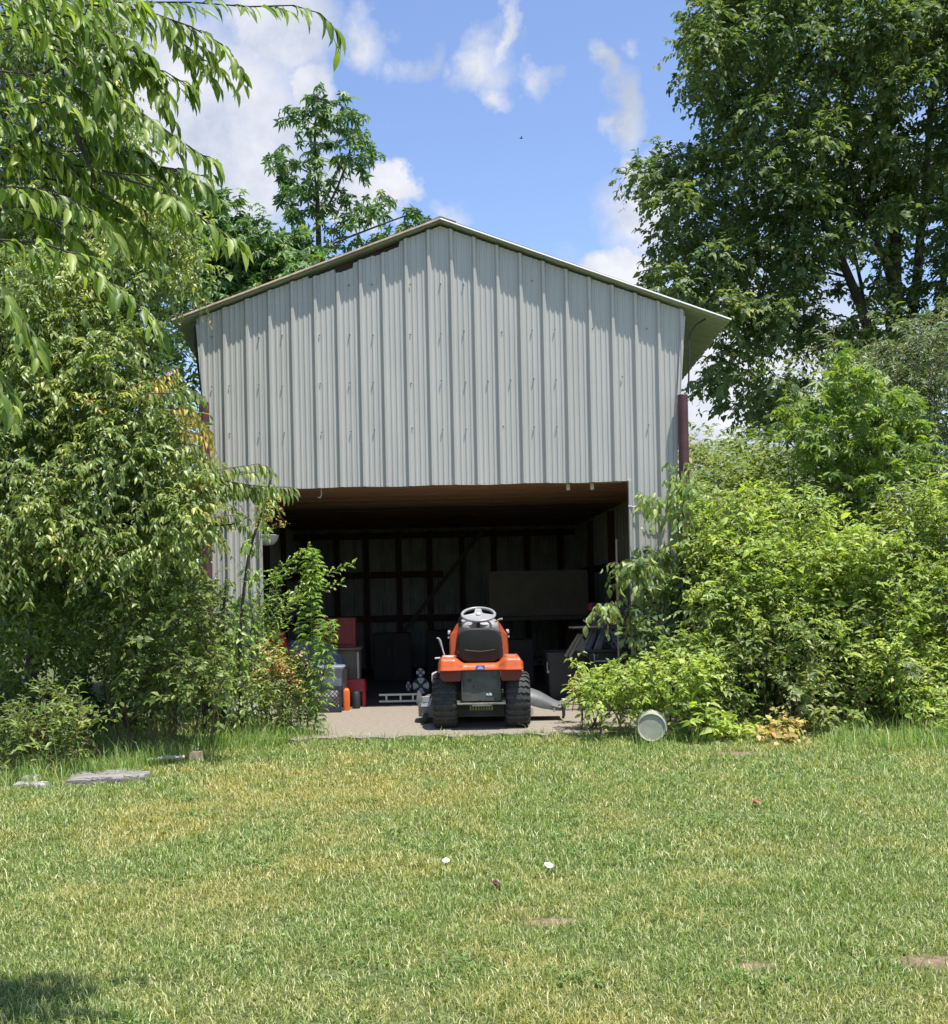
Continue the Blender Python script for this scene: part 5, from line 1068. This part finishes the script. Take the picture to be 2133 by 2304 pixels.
for j, (bx, by, tx, ty, Y, n, lw_, lab) in enumerate(((690, 1625, 703, 1238, YW, 130, .19, 'tallest feathery weed, straight stem rising before the left of the doorway'), (702, 1625, 744, 1400, YW - .1, 80, .17, 'shorter feathery weed leaning towards the mower, beside the tallest one'), (655, 1630, 645, 1460, YW + .1, 50, .17, 'low feathery weed on the jamb side of the tallest one'))):
    b0 = P(bx, by, Y); b0.z = float(gz(b0.x, Y)); e = thing_at('feathery_weed', b0, lab, 'weed', 'feathery weeds before the doorway')
    plume(e, b0, P(tx, ty, Y), n, lw_, 16, .048, .008, LM_feather, .50, up=.95, hang=.4)
e = thing_at('privet_shrub', (*P(610, 1620, 9.9).xy, float(gz(-1, 9.9))), 'arching privet with long light green leafy sprays reaching into the doorway', 'shrub')
arch = [([(600, 1600), (600, 1480), (620, 1380), (680, 1320), (740, 1290), (800, 1266)], 9.8), ([(610, 1600), (615, 1450), (640, 1370), (700, 1335), (775, 1308)], 9.75), ([(590, 1600), (580, 1420), (590, 1330), (640, 1270), (700, 1232)], 9.85), ([(600, 1600), (590, 1450), (600, 1350), (650, 1290), (720, 1270), (728, 1285)], 9.9), ([(600, 1600), (600, 1500), (620, 1420), (660, 1400)], 9.8), ([(600, 1560), (570, 1400), (560, 1320), (590, 1285), (640, 1300)], 9.9), ([(600, 1560), (580, 1450), (585, 1370), (620, 1340), (670, 1345)], 9.8), ([(600, 1600), (600, 1420), (620, 1310), (660, 1262), (690, 1240)], 9.85), ([(605, 1560), (620, 1450), (655, 1360), (700, 1310), (730, 1300)], 9.7)]
lines = []; S, D, Lt = [], [], []
for pts, Y in arch:
    p3, tot, at = bough(pts, Y, 0, 0); p3[0].z = float(gz(p3[0].x, Y)); lines.append((p3, .007, .002)); m = int(tot / .035)
    for i in range(int(m * .30), m):
        c, d = at(tot * i / m); sg = 1 if i % 2 else -1; S.append(tuple(c)); D.append(tuple(d * .7 + d.cross(Vector((0, 1, 0))) * sg * .5 + Vector((0, random.gauss(0, .4), .1)))); Lt.append(.11 * (1 - .55 * i / m))
V, Fx = leaf_array(*twig_leaves(np.array(S), np.array(D), np.array(Lt), 8, .1, .030, .015, .0, .7, .8, .25, .2), T_MED)
attach(link('foliage', npmesh('foliage', V, Fx), LM_priv, smooth=True), e); limbs(e, 'stems', lines, mgtwig, 5)
e = thing_at('seeding_weed', (*P(640, 1640, 9.5).xy, float(gz(-1, 9.5))), 'orange-tinged seeding weed in the tangle left of the concrete', 'weed')
pt = sample([(590, 1440), (700, 1500), (700, 1550), (600, 1540), (570, 1500)], 24); foliage(e, 'foliage', PA(pt[:, 0], pt[:, 1], 9.5 + 0 * pt[:, 0]), .08, 7, 6, .14, .2, .028, .014, T_RH, LM_gold, twigs=(.002, .001))
pt = sample([(570, 1510), (690, 1570), (700, 1640), (560, 1640), (520, 1600)], 28); foliage(e, 'green_leaves', PA(pt[:, 0], pt[:, 1], 9.4 + 0 * pt[:, 0]), .09, 7, 7, .16, .2, .05, .014, T_MED, LM_under, upb=.5, twigs=(.002, .001))
e = thing_at('jamb_creeper', (*P(590, 1500, 11.0).xy, 0), 'yellow-green fine creeper hanging at the top of the left door jamb', 'creeper')
pt = sample([(585, 1120), (625, 1115), (620, 1150), (600, 1180), (588, 1180)], 11); foliage(e, 'foliage', PA(pt[:, 0], pt[:, 1], 11.0 + 0 * pt[:, 0]), .05, 5, 6, .10, .3, .022, .010, T_RH, LM_gold, twigs=(.0015, .001))
limbs(e, 'stem', [(PL([(590, 1640), (585, 1450), (578, 1300), (590, 1180), (605, 1130)], 11.05), .006, .002), (PL([(590, 1185), (615, 1190), (642, 1178)], 11.0), .003, .001)], mgtwig, 5)
foliage(e, 'small_leaves', PA(np.linspace(600, 644, 9), np.linspace(1193, 1178, 9), 11.0 + np.zeros(9)), .008, 3, 3, .03, .1, .016, .008, T_RH, LM_gold)

# ------------------------------------------------------------------ right: hedge, sapling, vine
bush('hedge_shrub', 'bright green shrub spilling over the right side of the concrete, nearest the mower', [(1345, 1530), (1400, 1510), (1455, 1495), (1510, 1465), (1570, 1430), (1610, 1480), (1600, 1560), (1550, 1600), (1500, 1600), (1420, 1600), (1360, 1590), (1325, 1560)], lambda x, y: 8.95 + (1640 - y) / 300 * .35, .6, 25, .07, 15, 9, .14, .043, .021, LM_hedge, hang=.1, upb=.35, twigs=(.003, .0015), frontb=.25, gaps=[(1466, 1625, 60)], mix=(LM_sap, .12, 1.3, 1.2))
bush('hedge_shrub', 'small low shoots at the mower-side tip of the bright green shrub', [(1300, 1550), (1320, 1535), (1340, 1560), (1335, 1595), (1310, 1595)], lambda x, y: 9.35, .3, 16, .05, 7, 6, .12, .048, .024, LM_hedge, hang=.1, upb=.5, twigs=(.003, .0015), stems=4)
bush('hedge_shrub', 'tall rounded yellow-green shrub mound right of the vine-covered post', [(1590, 1160), (1650, 1110), (1740, 1110), (1850, 1150), (1920, 1220), (1900, 1340), (1830, 1400), (1720, 1430), (1630, 1460), (1590, 1430), (1575, 1360), (1580, 1280)], lambda x, y: 9.5 + (1450 - y) / 300 * 1.0, .9, 27, .10, 17, 9, .18, .044, .021, LM_hedge, hang=.1, upb=.45, twigs=(.003, .0015), frontb=.25, sj=.35, mix=(LM_vine, .10, 1.2, .8))
bush('hedge_shrub', 'broad yellow-green shrub running out of the photo at the right edge', [(1850, 1270), (1930, 1190), (2060, 1110), (2200, 1080), (2200, 1620), (2080, 1620), (2000, 1580), (1940, 1500), (1890, 1420)], lambda x, y: 8.9 + (1640 - y) / 450 * 1.2, .9, 29, .10, 17, 9, .19, .044, .020, LM_hedge, hang=.12, upb=.4, twigs=(.003, .0015), frontb=.25, sj=.35, mix=(LM_willow, .14, 1.7, .7))
bush('hedge_shrub', 'duller yellow-green shrub rising behind the rounded mound', [(1545, 1090), (1580, 1040), (1650, 1020), (1750, 1030), (1850, 1090), (1960, 1080), (2140, 1060), (2140, 1160), (1900, 1200), (1780, 1190), (1650, 1170), (1550, 1190)], lambda x, y: 11.3 + (1230 - y) / 200 * .9, 1.0, 27, .13, 12, 8, .22, .066, .030, LM_hback, hang=.15, upb=.3)
bush('hedge_shrub', 'pale dry-tipped shrub against the sky just beyond the shed corner', [(1545, 985), (1580, 975), (1620, 1010), (1650, 1000), (1740, 1010), (1760, 1050), (1700, 1090), (1550, 1100)], lambda x, y: 14.0, 1.2, 27, .15, 10, 8, .25, .075, .034, LM_hback, hang=.15)
bush('hedge_shrub', 'shaded lower shrub with dark hollow beneath the rounded mound', [(1580, 1440), (1700, 1430), (1820, 1410), (1900, 1460), (1930, 1560), (1960, 1640), (1840, 1600), (1800, 1520), (1700, 1540), (1680, 1640), (1590, 1650)], lambda x, y: 9.35, .8, 31, .09, 9, 7, .18, .055, .026, LM_under, hang=.1, frontb=.2, twigs=(.003, .0015))
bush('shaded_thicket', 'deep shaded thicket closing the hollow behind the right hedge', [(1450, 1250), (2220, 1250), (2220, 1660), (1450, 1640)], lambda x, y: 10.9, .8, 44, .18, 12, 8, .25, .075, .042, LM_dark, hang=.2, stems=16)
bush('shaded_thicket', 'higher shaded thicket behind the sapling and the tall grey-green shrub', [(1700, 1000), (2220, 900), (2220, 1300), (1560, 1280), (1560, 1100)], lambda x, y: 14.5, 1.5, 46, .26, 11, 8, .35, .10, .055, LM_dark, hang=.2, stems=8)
bush('leafy_seedling', 'pale-leaved seedling standing in the dark hollow of the hedge', [(1770, 1560), (1810, 1530), (1850, 1560), (1840, 1640), (1780, 1650)], lambda x, y: 8.95, .3, 26, .06, 4, 5, .14, .065, .032, LM_hback, hang=.2, stems=5, cat='seedling', twigs=(.003, .0015))
bush('leafy_seedling', 'yellowish small plant low at the grass edge under the hedge hollow', [(1720, 1640), (1780, 1620), (1800, 1660), (1720, 1670)], lambda x, y: 8.75, .2, 17, .05, 6, 5, .10, .045, .03, LM_gold, hang=.3, stems=4, cat='seedling', twigs=(.003, .0015))
bush('leafy_seedling', 'broad-leaved green plant at the grass edge beside the bucket', [(1530, 1600), (1570, 1590), (1680, 1630), (1670, 1670), (1580, 1660), (1540, 1640)], lambda x, y: 8.8, .2, 28, .06, 5, 5, .14, .085, .034, LM_hedge, hang=.2, stems=5, cat='seedling', twigs=(.003, .0015))
bush('willow_shrub', 'tall grey-green narrow-leaved shrub at the right edge before the tall tree', [(2030, 760), (2090, 720), (2200, 680), (2200, 1180), (2080, 1160), (1960, 1180), (1880, 1140), (1900, 1060), (1960, 980), (1900, 900), (1850, 800), (1900, 760), (1960, 830)], lambda x, y: 12.2, 1.2, 32, .15, 11, 10, .30, .075, .018, LM_willow, hang=.2, upb=.4, droop=.4, cat='shrub', twigs=(.004, .002))
e = thing_at('sweetgum_sapling', (*P(1900, 1300, 11.6).xy, 0), 'bright green sweetgum sapling with star leaves in front of the tall dark tree', 'sapling')
tl = [[(1890, 1500), (1895, 1200), (1905, 1000), (1915, 900), (1915, 810)], [(1895, 1120), (1830, 1020), (1800, 950), (1775, 920)], [(1900, 1060), (1950, 970), (1990, 900)], [(1897, 1120), (2000, 1040), (2060, 960)], [(1905, 960), (1870, 900), (1850, 860)]]
limbs(e, 'trunk', [(PL(q, 11.6 + d), a, b2) for q, d, a, b2 in zip(tl, (0, -.2, .1, 0, -.1), (.04, .016, .014, .018, .012), (.008, .004, .004, .004, .004))], n=7)
pt = sample([(1760, 930), (1790, 900), (1830, 930), (1840, 860), (1880, 850), (1910, 800), (1940, 830), (1980, 890), (2030, 880), (2080, 930), (2110, 1000), (2080, 1060), (1990, 1060), (1960, 1120), (1880, 1120), (1850, 1050), (1800, 1010)], 25, [(1880, 1010, 14), (1960, 1000, 14), (2020, 1020, 20), (1850, 960, 10)])
C = PA(pt[:, 0], pt[:, 1], 11.5 + rng.uniform(-.5, .5, len(pt)))
foliage(e, 'crown', C, .09, 5, 4, .14, .25, .082, .082, T_STAR, LM_sap, hang=.5, fwd=.4, side=.6, upb=.2, twigs=(.004, .002, mgtwig), smooth=False)
# vine on the right pipe and jamb
e = thing_at('climbing_vine', (*P(1540, 1500, 11.0).xy, 0), 'drooping grey-green vine wound round the maroon pipe and door corner at the right', 'vine')
VY = 11.0
limbs(e, 'stem', [(PL([(1542, 1560), (1538, 1400), (1532, 1250), (1540, 1150), (1532, 1060)], VY), .028, .012), (PL([(1540, 1420), (1500, 1330), (1470, 1280), (1430, 1270), (1395, 1275)], VY - .05), .010, .003), (PL([(1538, 1320), (1500, 1260), (1450, 1230)], VY - .05), .008, .003), (PL([(1535, 1180), (1490, 1140), (1450, 1125)], VY), .008, .003), (PL([(1440, 1560), (1436, 1400), (1430, 1300), (1418, 1230)], VY + .1), .006, .003), (PL([(1400, 1370), (1380, 1365), (1350, 1370), (1335, 1395)], VY), .005, .002), (PL([(1425, 1400), (1400, 1370)], VY), .005, .003)], mtwig, 6)
vb = [(1535, 1060, 26), (1520, 1090, 26), (1550, 1100, 26), (1500, 1130, 30), (1470, 1130, 24), (1530, 1140, 30), (1560, 1150, 26), (1450, 1125, 14), (1540, 1190, 28), (1520, 1230, 22), (1560, 1210, 26), (1580, 1170, 26), (1560, 1260, 26), (1590, 1230, 26), (1560, 1310, 22), (1540, 1340, 18), (1460, 1240, 22), (1440, 1270, 24), (1475, 1280, 14), (1430, 1300, 20), (1455, 1320, 18), (1440, 1350, 20), (1500, 1250, 18), (1410, 1275, 12), (1395, 1270, 8), (1425, 1390, 16), (1450, 1410, 12), (1350, 1370, 10), (1365, 1362, 9), (1380, 1365, 10), (1600, 1120, 30), (1600, 1280, 28), (1500, 1330, 10), (1440, 1440, 16), (1600, 1180, 24), (1555, 1100, 24)]
B = np.array(vb, float); C = PA(B[:, 0], B[:, 1], VY + rng.uniform(-.25, .1, len(B)))
foliage(e, 'foliage', C, B[:, 2] / 230 * .9, 11, 5, .12, .6, .068, .032, T_LONG, LM_vine, hang=.8, fwd=.4, side=.4, upb=-.1, twigs=(.003, .0015))
e = thing_at('dry_sprig', (*P(1292, 1560, 9.7).xy, 0), 'withered orange-brown sprig standing before the black cabinet', 'sprig')
limbs(e, 'stem', [(PL([(1288, 1600), (1293, 1560), (1300, 1530), (1303, 1505), (1298, 1495), (1288, 1500), (1283, 1512)], 9.9), .004, .002)], mtwig, 5)
foliage(e, 'dead_leaves', PA([1293, 1298, 1300, 1302], [1560, 1545, 1530, 1520], [9.9] * 4), .015, 5, 3, .05, .5, .04, .014, T_MED, leafmat('leaf_dead', [(0, (.25, .12, .05)), (1, (.5, .28, .12))], .2, .6), hang=.8)
foliage(e, 'top_leaves', PA([1310, 1325, 1300], [1497, 1505, 1485], [9.8] * 3), .03, 6, 4, .08, .4, .05, .02, T_MED, LM_hedge, hang=.3)
# white string round the right jamb
k = MB(); k.tube([(DXR - .03, WY - .03, 1.995), (DXR + .02, WY - .045, 1.985), (DXR + .10, WY - .045, 2.0), (DXR + .14, WY - .04, 1.99)], .006, 5); k.tube([(DXR + .14, WY - .04, 1.92), (DXR + .22, WY - .045, 1.90), (DXR + .35, WY - .045, 1.89)], .005, 5)
tag(k.build('white_string', mwhite, smooth=True), 'white string wound round the siding beside the right door jamb', 'string')

# ------------------------------------------------------------------ grass
LG = bpy.data.materials.new('grass_blades'); LG.use_nodes = True; t = LG.node_tree; t.nodes.clear()
g = N(t, 'ShaderNodeNewGeometry')
def nstr(scale, det=3):
    n = N(t, 'ShaderNodeTexNoise'); n.inputs['Scale'].default_value = scale; n.inputs['Detail'].default_value = det; L(t, g.outputs['Position'], n.inputs['Vector']); return n.outputs[0]
def ramp(fac, stops):
    r = N(t, 'ShaderNodeValToRGB'); L(t, fac, r.inputs[0]); e_ = r.color_ramp.elements
    e_[0].position = stops[0][0]; e_[0].color = (*stops[0][1], 1); e_[1].position = stops[-1][0]; e_[1].color = (*stops[-1][1], 1)
    for p, c in stops[1:-1]: x = e_.new(p); x.color = (*c, 1)
    return r.outputs[0]
ri = g.outputs['Random Per Island']
gr = ramp(ri, [(0, (.05, .105, .025)), (.33, (.14, .22, .045)), (.66, (.27, .35, .10)), (.88, (.50, .52, .24)), (1, (.72, .66, .42))])
dr = ramp(ri, [(0, (.10, .15, .035)), (.33, (.28, .28, .065)), (.7, (.50, .43, .16)), (1, (.74, .64, .38))])
acc = None
for (px, py, rx, ry, w) in ((760, 1760, 420, 70, 1.0), (430, 1830, 300, 60, .8), (850, 1950, 300, 40, .9), (1500, 2280, 700, 90, .5), (600, 2000, 420, 60, .55), (1150, 1690, 300, 25, .0), (1500, 1850, 260, 40, .3), (300, 2100, 300, 50, .45), (950, 2230, 350, 60, .5)):
    Y = gy(px, py); q = P(px, py, Y); sx = rx / F * Y; sy = ry * Y * Y / (F * 1.45)
    m = N(t, 'ShaderNodeVectorMath', operation='SUBTRACT'); L(t, g.outputs['Position'], m.inputs[0]); m.inputs[1].default_value = (q.x, q.y, 0)
    qq = N(t, 'ShaderNodeVectorMath', operation='MULTIPLY'); L(t, m.outputs[0], qq.inputs[0]); qq.inputs[1].default_value = (1 / sx, 1 / sy, 0)
    ln = N(t, 'ShaderNodeVectorMath', operation='LENGTH'); L(t, qq.outputs[0], ln.inputs[0])
    v = mth(t, 'MULTIPLY', mth(t, 'SUBTRACT', 1.25, ln.outputs['Value'], clamp=True), w); acc = v if acc is None else mth(t, 'MAXIMUM', acc, v)
fac = mth(t, 'ADD', mth(t, 'MULTIPLY', acc, 1.0), mth(t, 'MULTIPLY', mth(t, 'SUBTRACT', nstr(2.2, 5), .49), 3.6), clamp=True)
mx = N(t, 'ShaderNodeMix', data_type='RGBA'); L(t, fac, mx.inputs[0]); L(t, gr, mx.inputs[6]); L(t, dr, mx.inputs[7])
b = N(t, 'ShaderNodeBsdfPrincipled'); b.inputs['Roughness'].default_value = .45; b.inputs['Specular IOR Level'].default_value = .4; L(t, mx.outputs[2], b.inputs['Base Color'])
tr = N(t, 'ShaderNodeBsdfTranslucent'); mm = N(t, 'ShaderNodeMix', data_type='RGBA', blend_type='MULTIPLY'); mm.inputs[0].default_value = 1; L(t, mx.outputs[2], mm.inputs[6]); mm.inputs[7].default_value = (1.4, 1.5, .7, 1); L(t, mm.outputs[2], tr.inputs['Color'])
s_ = N(t, 'ShaderNodeMixShader'); s_.inputs[0].default_value = .35; L(t, b.outputs[0], s_.inputs[1]); L(t, tr.outputs[0], s_.inputs[2]); o_ = N(t, 'ShaderNodeOutputMaterial'); L(t, s_.outputs[0], o_.inputs[0])
def vnoise(x, y, s, seed):
    r = np.random.default_rng(seed); G = r.uniform(0, 1, (128, 128)); u = x * s; v = y * s; i = np.floor(u).astype(int); j = np.floor(v).astype(int); fu = u - i; fv = v - j; fu = fu * fu * (3 - 2 * fu); fv = fv * fv * (3 - 2 * fv)
    a = G[i % 128, j % 128]; b_ = G[(i + 1) % 128, j % 128]; c_ = G[i % 128, (j + 1) % 128]; d_ = G[(i + 1) % 128, (j + 1) % 128]
    return (a * (1 - fu) + b_ * fu) * (1 - fv) + (c_ * (1 - fu) + d_ * fu) * fv
def blades(X, Y, Ht, Wd, lean=.75, z0=None):
    n = len(X); Z = gz(X, Y) - .004 if z0 is None else z0; az = rng.uniform(0, 2 * np.pi, n); wz = az + np.pi / 2 + rng.normal(0, .4, n)
    dx, dy = np.cos(az), np.sin(az); ln = rng.uniform(.15, 1, n) * lean * Ht; wx, wy = np.cos(wz) * Wd / 2, np.sin(wz) * Wd / 2
    V = np.empty((n, 5, 3)); c = [(0, 0, 1), (.35, .55, .85)]
    V[:, 0] = np.stack([X - wx, Y - wy, Z], -1); V[:, 1] = np.stack([X + wx, Y + wy, Z], -1)
    V[:, 2] = np.stack([X + dx * ln * .35 + wx * .8, Y + dy * ln * .35 + wy * .8, Z + Ht * .6], -1); V[:, 3] = np.stack([X + dx * ln * .35 - wx * .8, Y + dy * ln * .35 - wy * .8, Z + Ht * .6], -1)
    V[:, 4] = np.stack([X + dx * ln, Y + dy * ln, Z + Ht * (1 - .35 * ln / np.maximum(Ht, 1e-5) * .6)], -1)
    b0 = np.arange(n)[:, None] * 5
    return V.reshape(-1, 3), [np.concatenate([b0 + np.array([[0, 1, 2, 3]])]), np.concatenate([b0 + np.array([[3, 2, 4]])])]
def region(n, y0, y1, marg=1.0):
    Y = np.sqrt(rng.uniform(y0 ** 2, y1 ** 2, n)); xl = (0 - XC) / F * Y - marg; xr = (2133 - XC) / F * Y + marg; X = xl + (xr - xl) * rng.uniform(0, 1, n)
    keep = ~((Y > 9.19 + .05 * np.sin(X * 9)) & (X > -1.42) & (X < 2.5)) & (Y < 11.2)
    for bx, by, rx, ry in BARE: keep &= ((X - bx) / rx) ** 2 + ((Y - by) / ry) ** 2 > rng.uniform(.1, 1.5, n)
    dn = vnoise(X, Y, 5, 1) * .6 + vnoise(X, Y, 13, 2) * .4; keep &= rng.uniform(0, 1, n) < .35 + dn * 1.1
    return X[keep], Y[keep]
Vs, F4, F3, off = [], [], [], 0
for n, y0, y1, ht, wd in ((210000, 3.2, 5.2, .027, .0036), (210000, 5.2, 7.4, .029, .0045), (160000, 7.4, 9.6, .033, .0056), (40000, 9.2, 11.2, .05, .007)):
    X, Y = region(n, y0, y1); hn = vnoise(X, Y, 3.0, 7)
    H = ht * (.45 + .6 * hn + .55 * vnoise(X, Y, 11., 9)) * np.exp(rng.normal(0, .25, len(X))); H *= 1 + .45 * np.clip((Y - 8.75) / .3, 0, 1)
    V, (a, c_) = blades(X, Y, H, np.full(len(X), wd) * rng.uniform(.6, 1.3, len(X)), lean=1.3)
    Vs.append(V); F4.append(a + off); F3.append(c_ + off); off += len(V)
# low broad weeds and clover patches
wx, wy = [], []
for _ in range(70):
    Y = random.uniform(3.6, 8.6); X = random.uniform((0 - XC) / F * Y, (2133 - XC) / F * Y); m = random.randint(8, 46); s = random.uniform(.03, .11)
    wx.append(X + rng.normal(0, s, m)); wy.append(Y + rng.normal(0, s, m))
wx, wy = np.concatenate(wx), np.concatenate(wy); m = len(wx); pos = np.stack([wx, wy, gz(wx, wy) + rng.uniform(.012, .03, m)], -1); az = rng.uniform(0, 6.28, m)
V, Fx = leaf_array(pos, np.stack([np.cos(az), np.sin(az), rng.uniform(-.1, .4, m)], -1), np.stack([rng.normal(0, .2, m), rng.normal(0, .2, m), np.ones(m)], -1), rng.uniform(.014, .034, m), rng.uniform(.010, .02, m), T_MED)
tag(link('clover', npmesh('clover', V, Fx), leafmat('leaf_clover', [(0, (.06, .14, .03)), (.7, (.11, .21, .05)), (1, (.2, .28, .09))], .3, .5, .3), smooth=True), 'low broad-leaved clover patches in the lawn', 'clover', kind='stuff')
me = npmesh('lawn_grass', np.concatenate(Vs), [np.concatenate(F4), np.concatenate(F3)])
tag(link('lawn_grass', me, LG, smooth=True), 'short sunlit lawn grass, green with yellowed patches', 'grass', kind='stuff')
# taller tufts along the edges
def tufts(name, lab, polys, cnt, ht, wd, mat, spread=.09, per=45):
    Vs, F4, F3, off = [], [], [], 0
    for (xa, ya, Ya, xb, yb, Yb, n) in polys:
        for i in range(n):
            u = random.random(); c = P(xa + (xb - xa) * u, ya + (yb - ya) * u, Ya + (Yb - Ya) * u); x0, y0 = c.x + random.gauss(0, .05), c.y + random.gauss(0, .12)
            X = x0 + rng.normal(0, spread * .5, per); Y = y0 + rng.normal(0, spread * .5, per); H = ht * random.uniform(.5, 1.2) * np.exp(rng.normal(0, .3, per))
            V, (a, c_) = blades(X, Y, H, np.full(per, wd) * rng.uniform(.6, 1.3, per), lean=.85); Vs.append(V); F4.append(a + off); F3.append(c_ + off); off += len(V)
    return tag(link(name, npmesh(name, np.concatenate(Vs), [np.concatenate(F4), np.concatenate(F3)]), mat, smooth=True), lab, 'grass', kind='stuff')
LGT = leafmat('tall_grass', [(0, (.07, .15, .03)), (.6, (.14, .24, .05)), (.9, (.25, .32, .1)), (1, (.42, .38, .2))], .38, .45, .4)
tufts('edge_grass', 'brighter longer grass along the front edge of the concrete', [(700, 1655, 9.02, 1340, 1650, 9.05, 70)], 0, .050, .005, LGT, per=60)
tufts('tall_grass', 'tall rough grass tufts by the left jamb and the bucket side of the hedge', [(470, 1660, 8.9, 700, 1650, 9.3, 46), (520, 1640, 9.2, 650, 1620, 9.6, 26), (1880, 1690, 8.5, 2200, 1700, 8.3, 34), (1960, 1660, 8.7, 2200, 1660, 8.7, 22), (1520, 1665, 8.8, 1600, 1665, 8.8, 4), (1425, 1672, 8.55, 1510, 1672, 8.55, 5), (300, 1690, 8.3, 480, 1665, 8.7, 16), (-60, 1760, 7.5, 330, 1700, 8.3, 44)], 0, .14, .005, LGT, spread=.16, per=34)
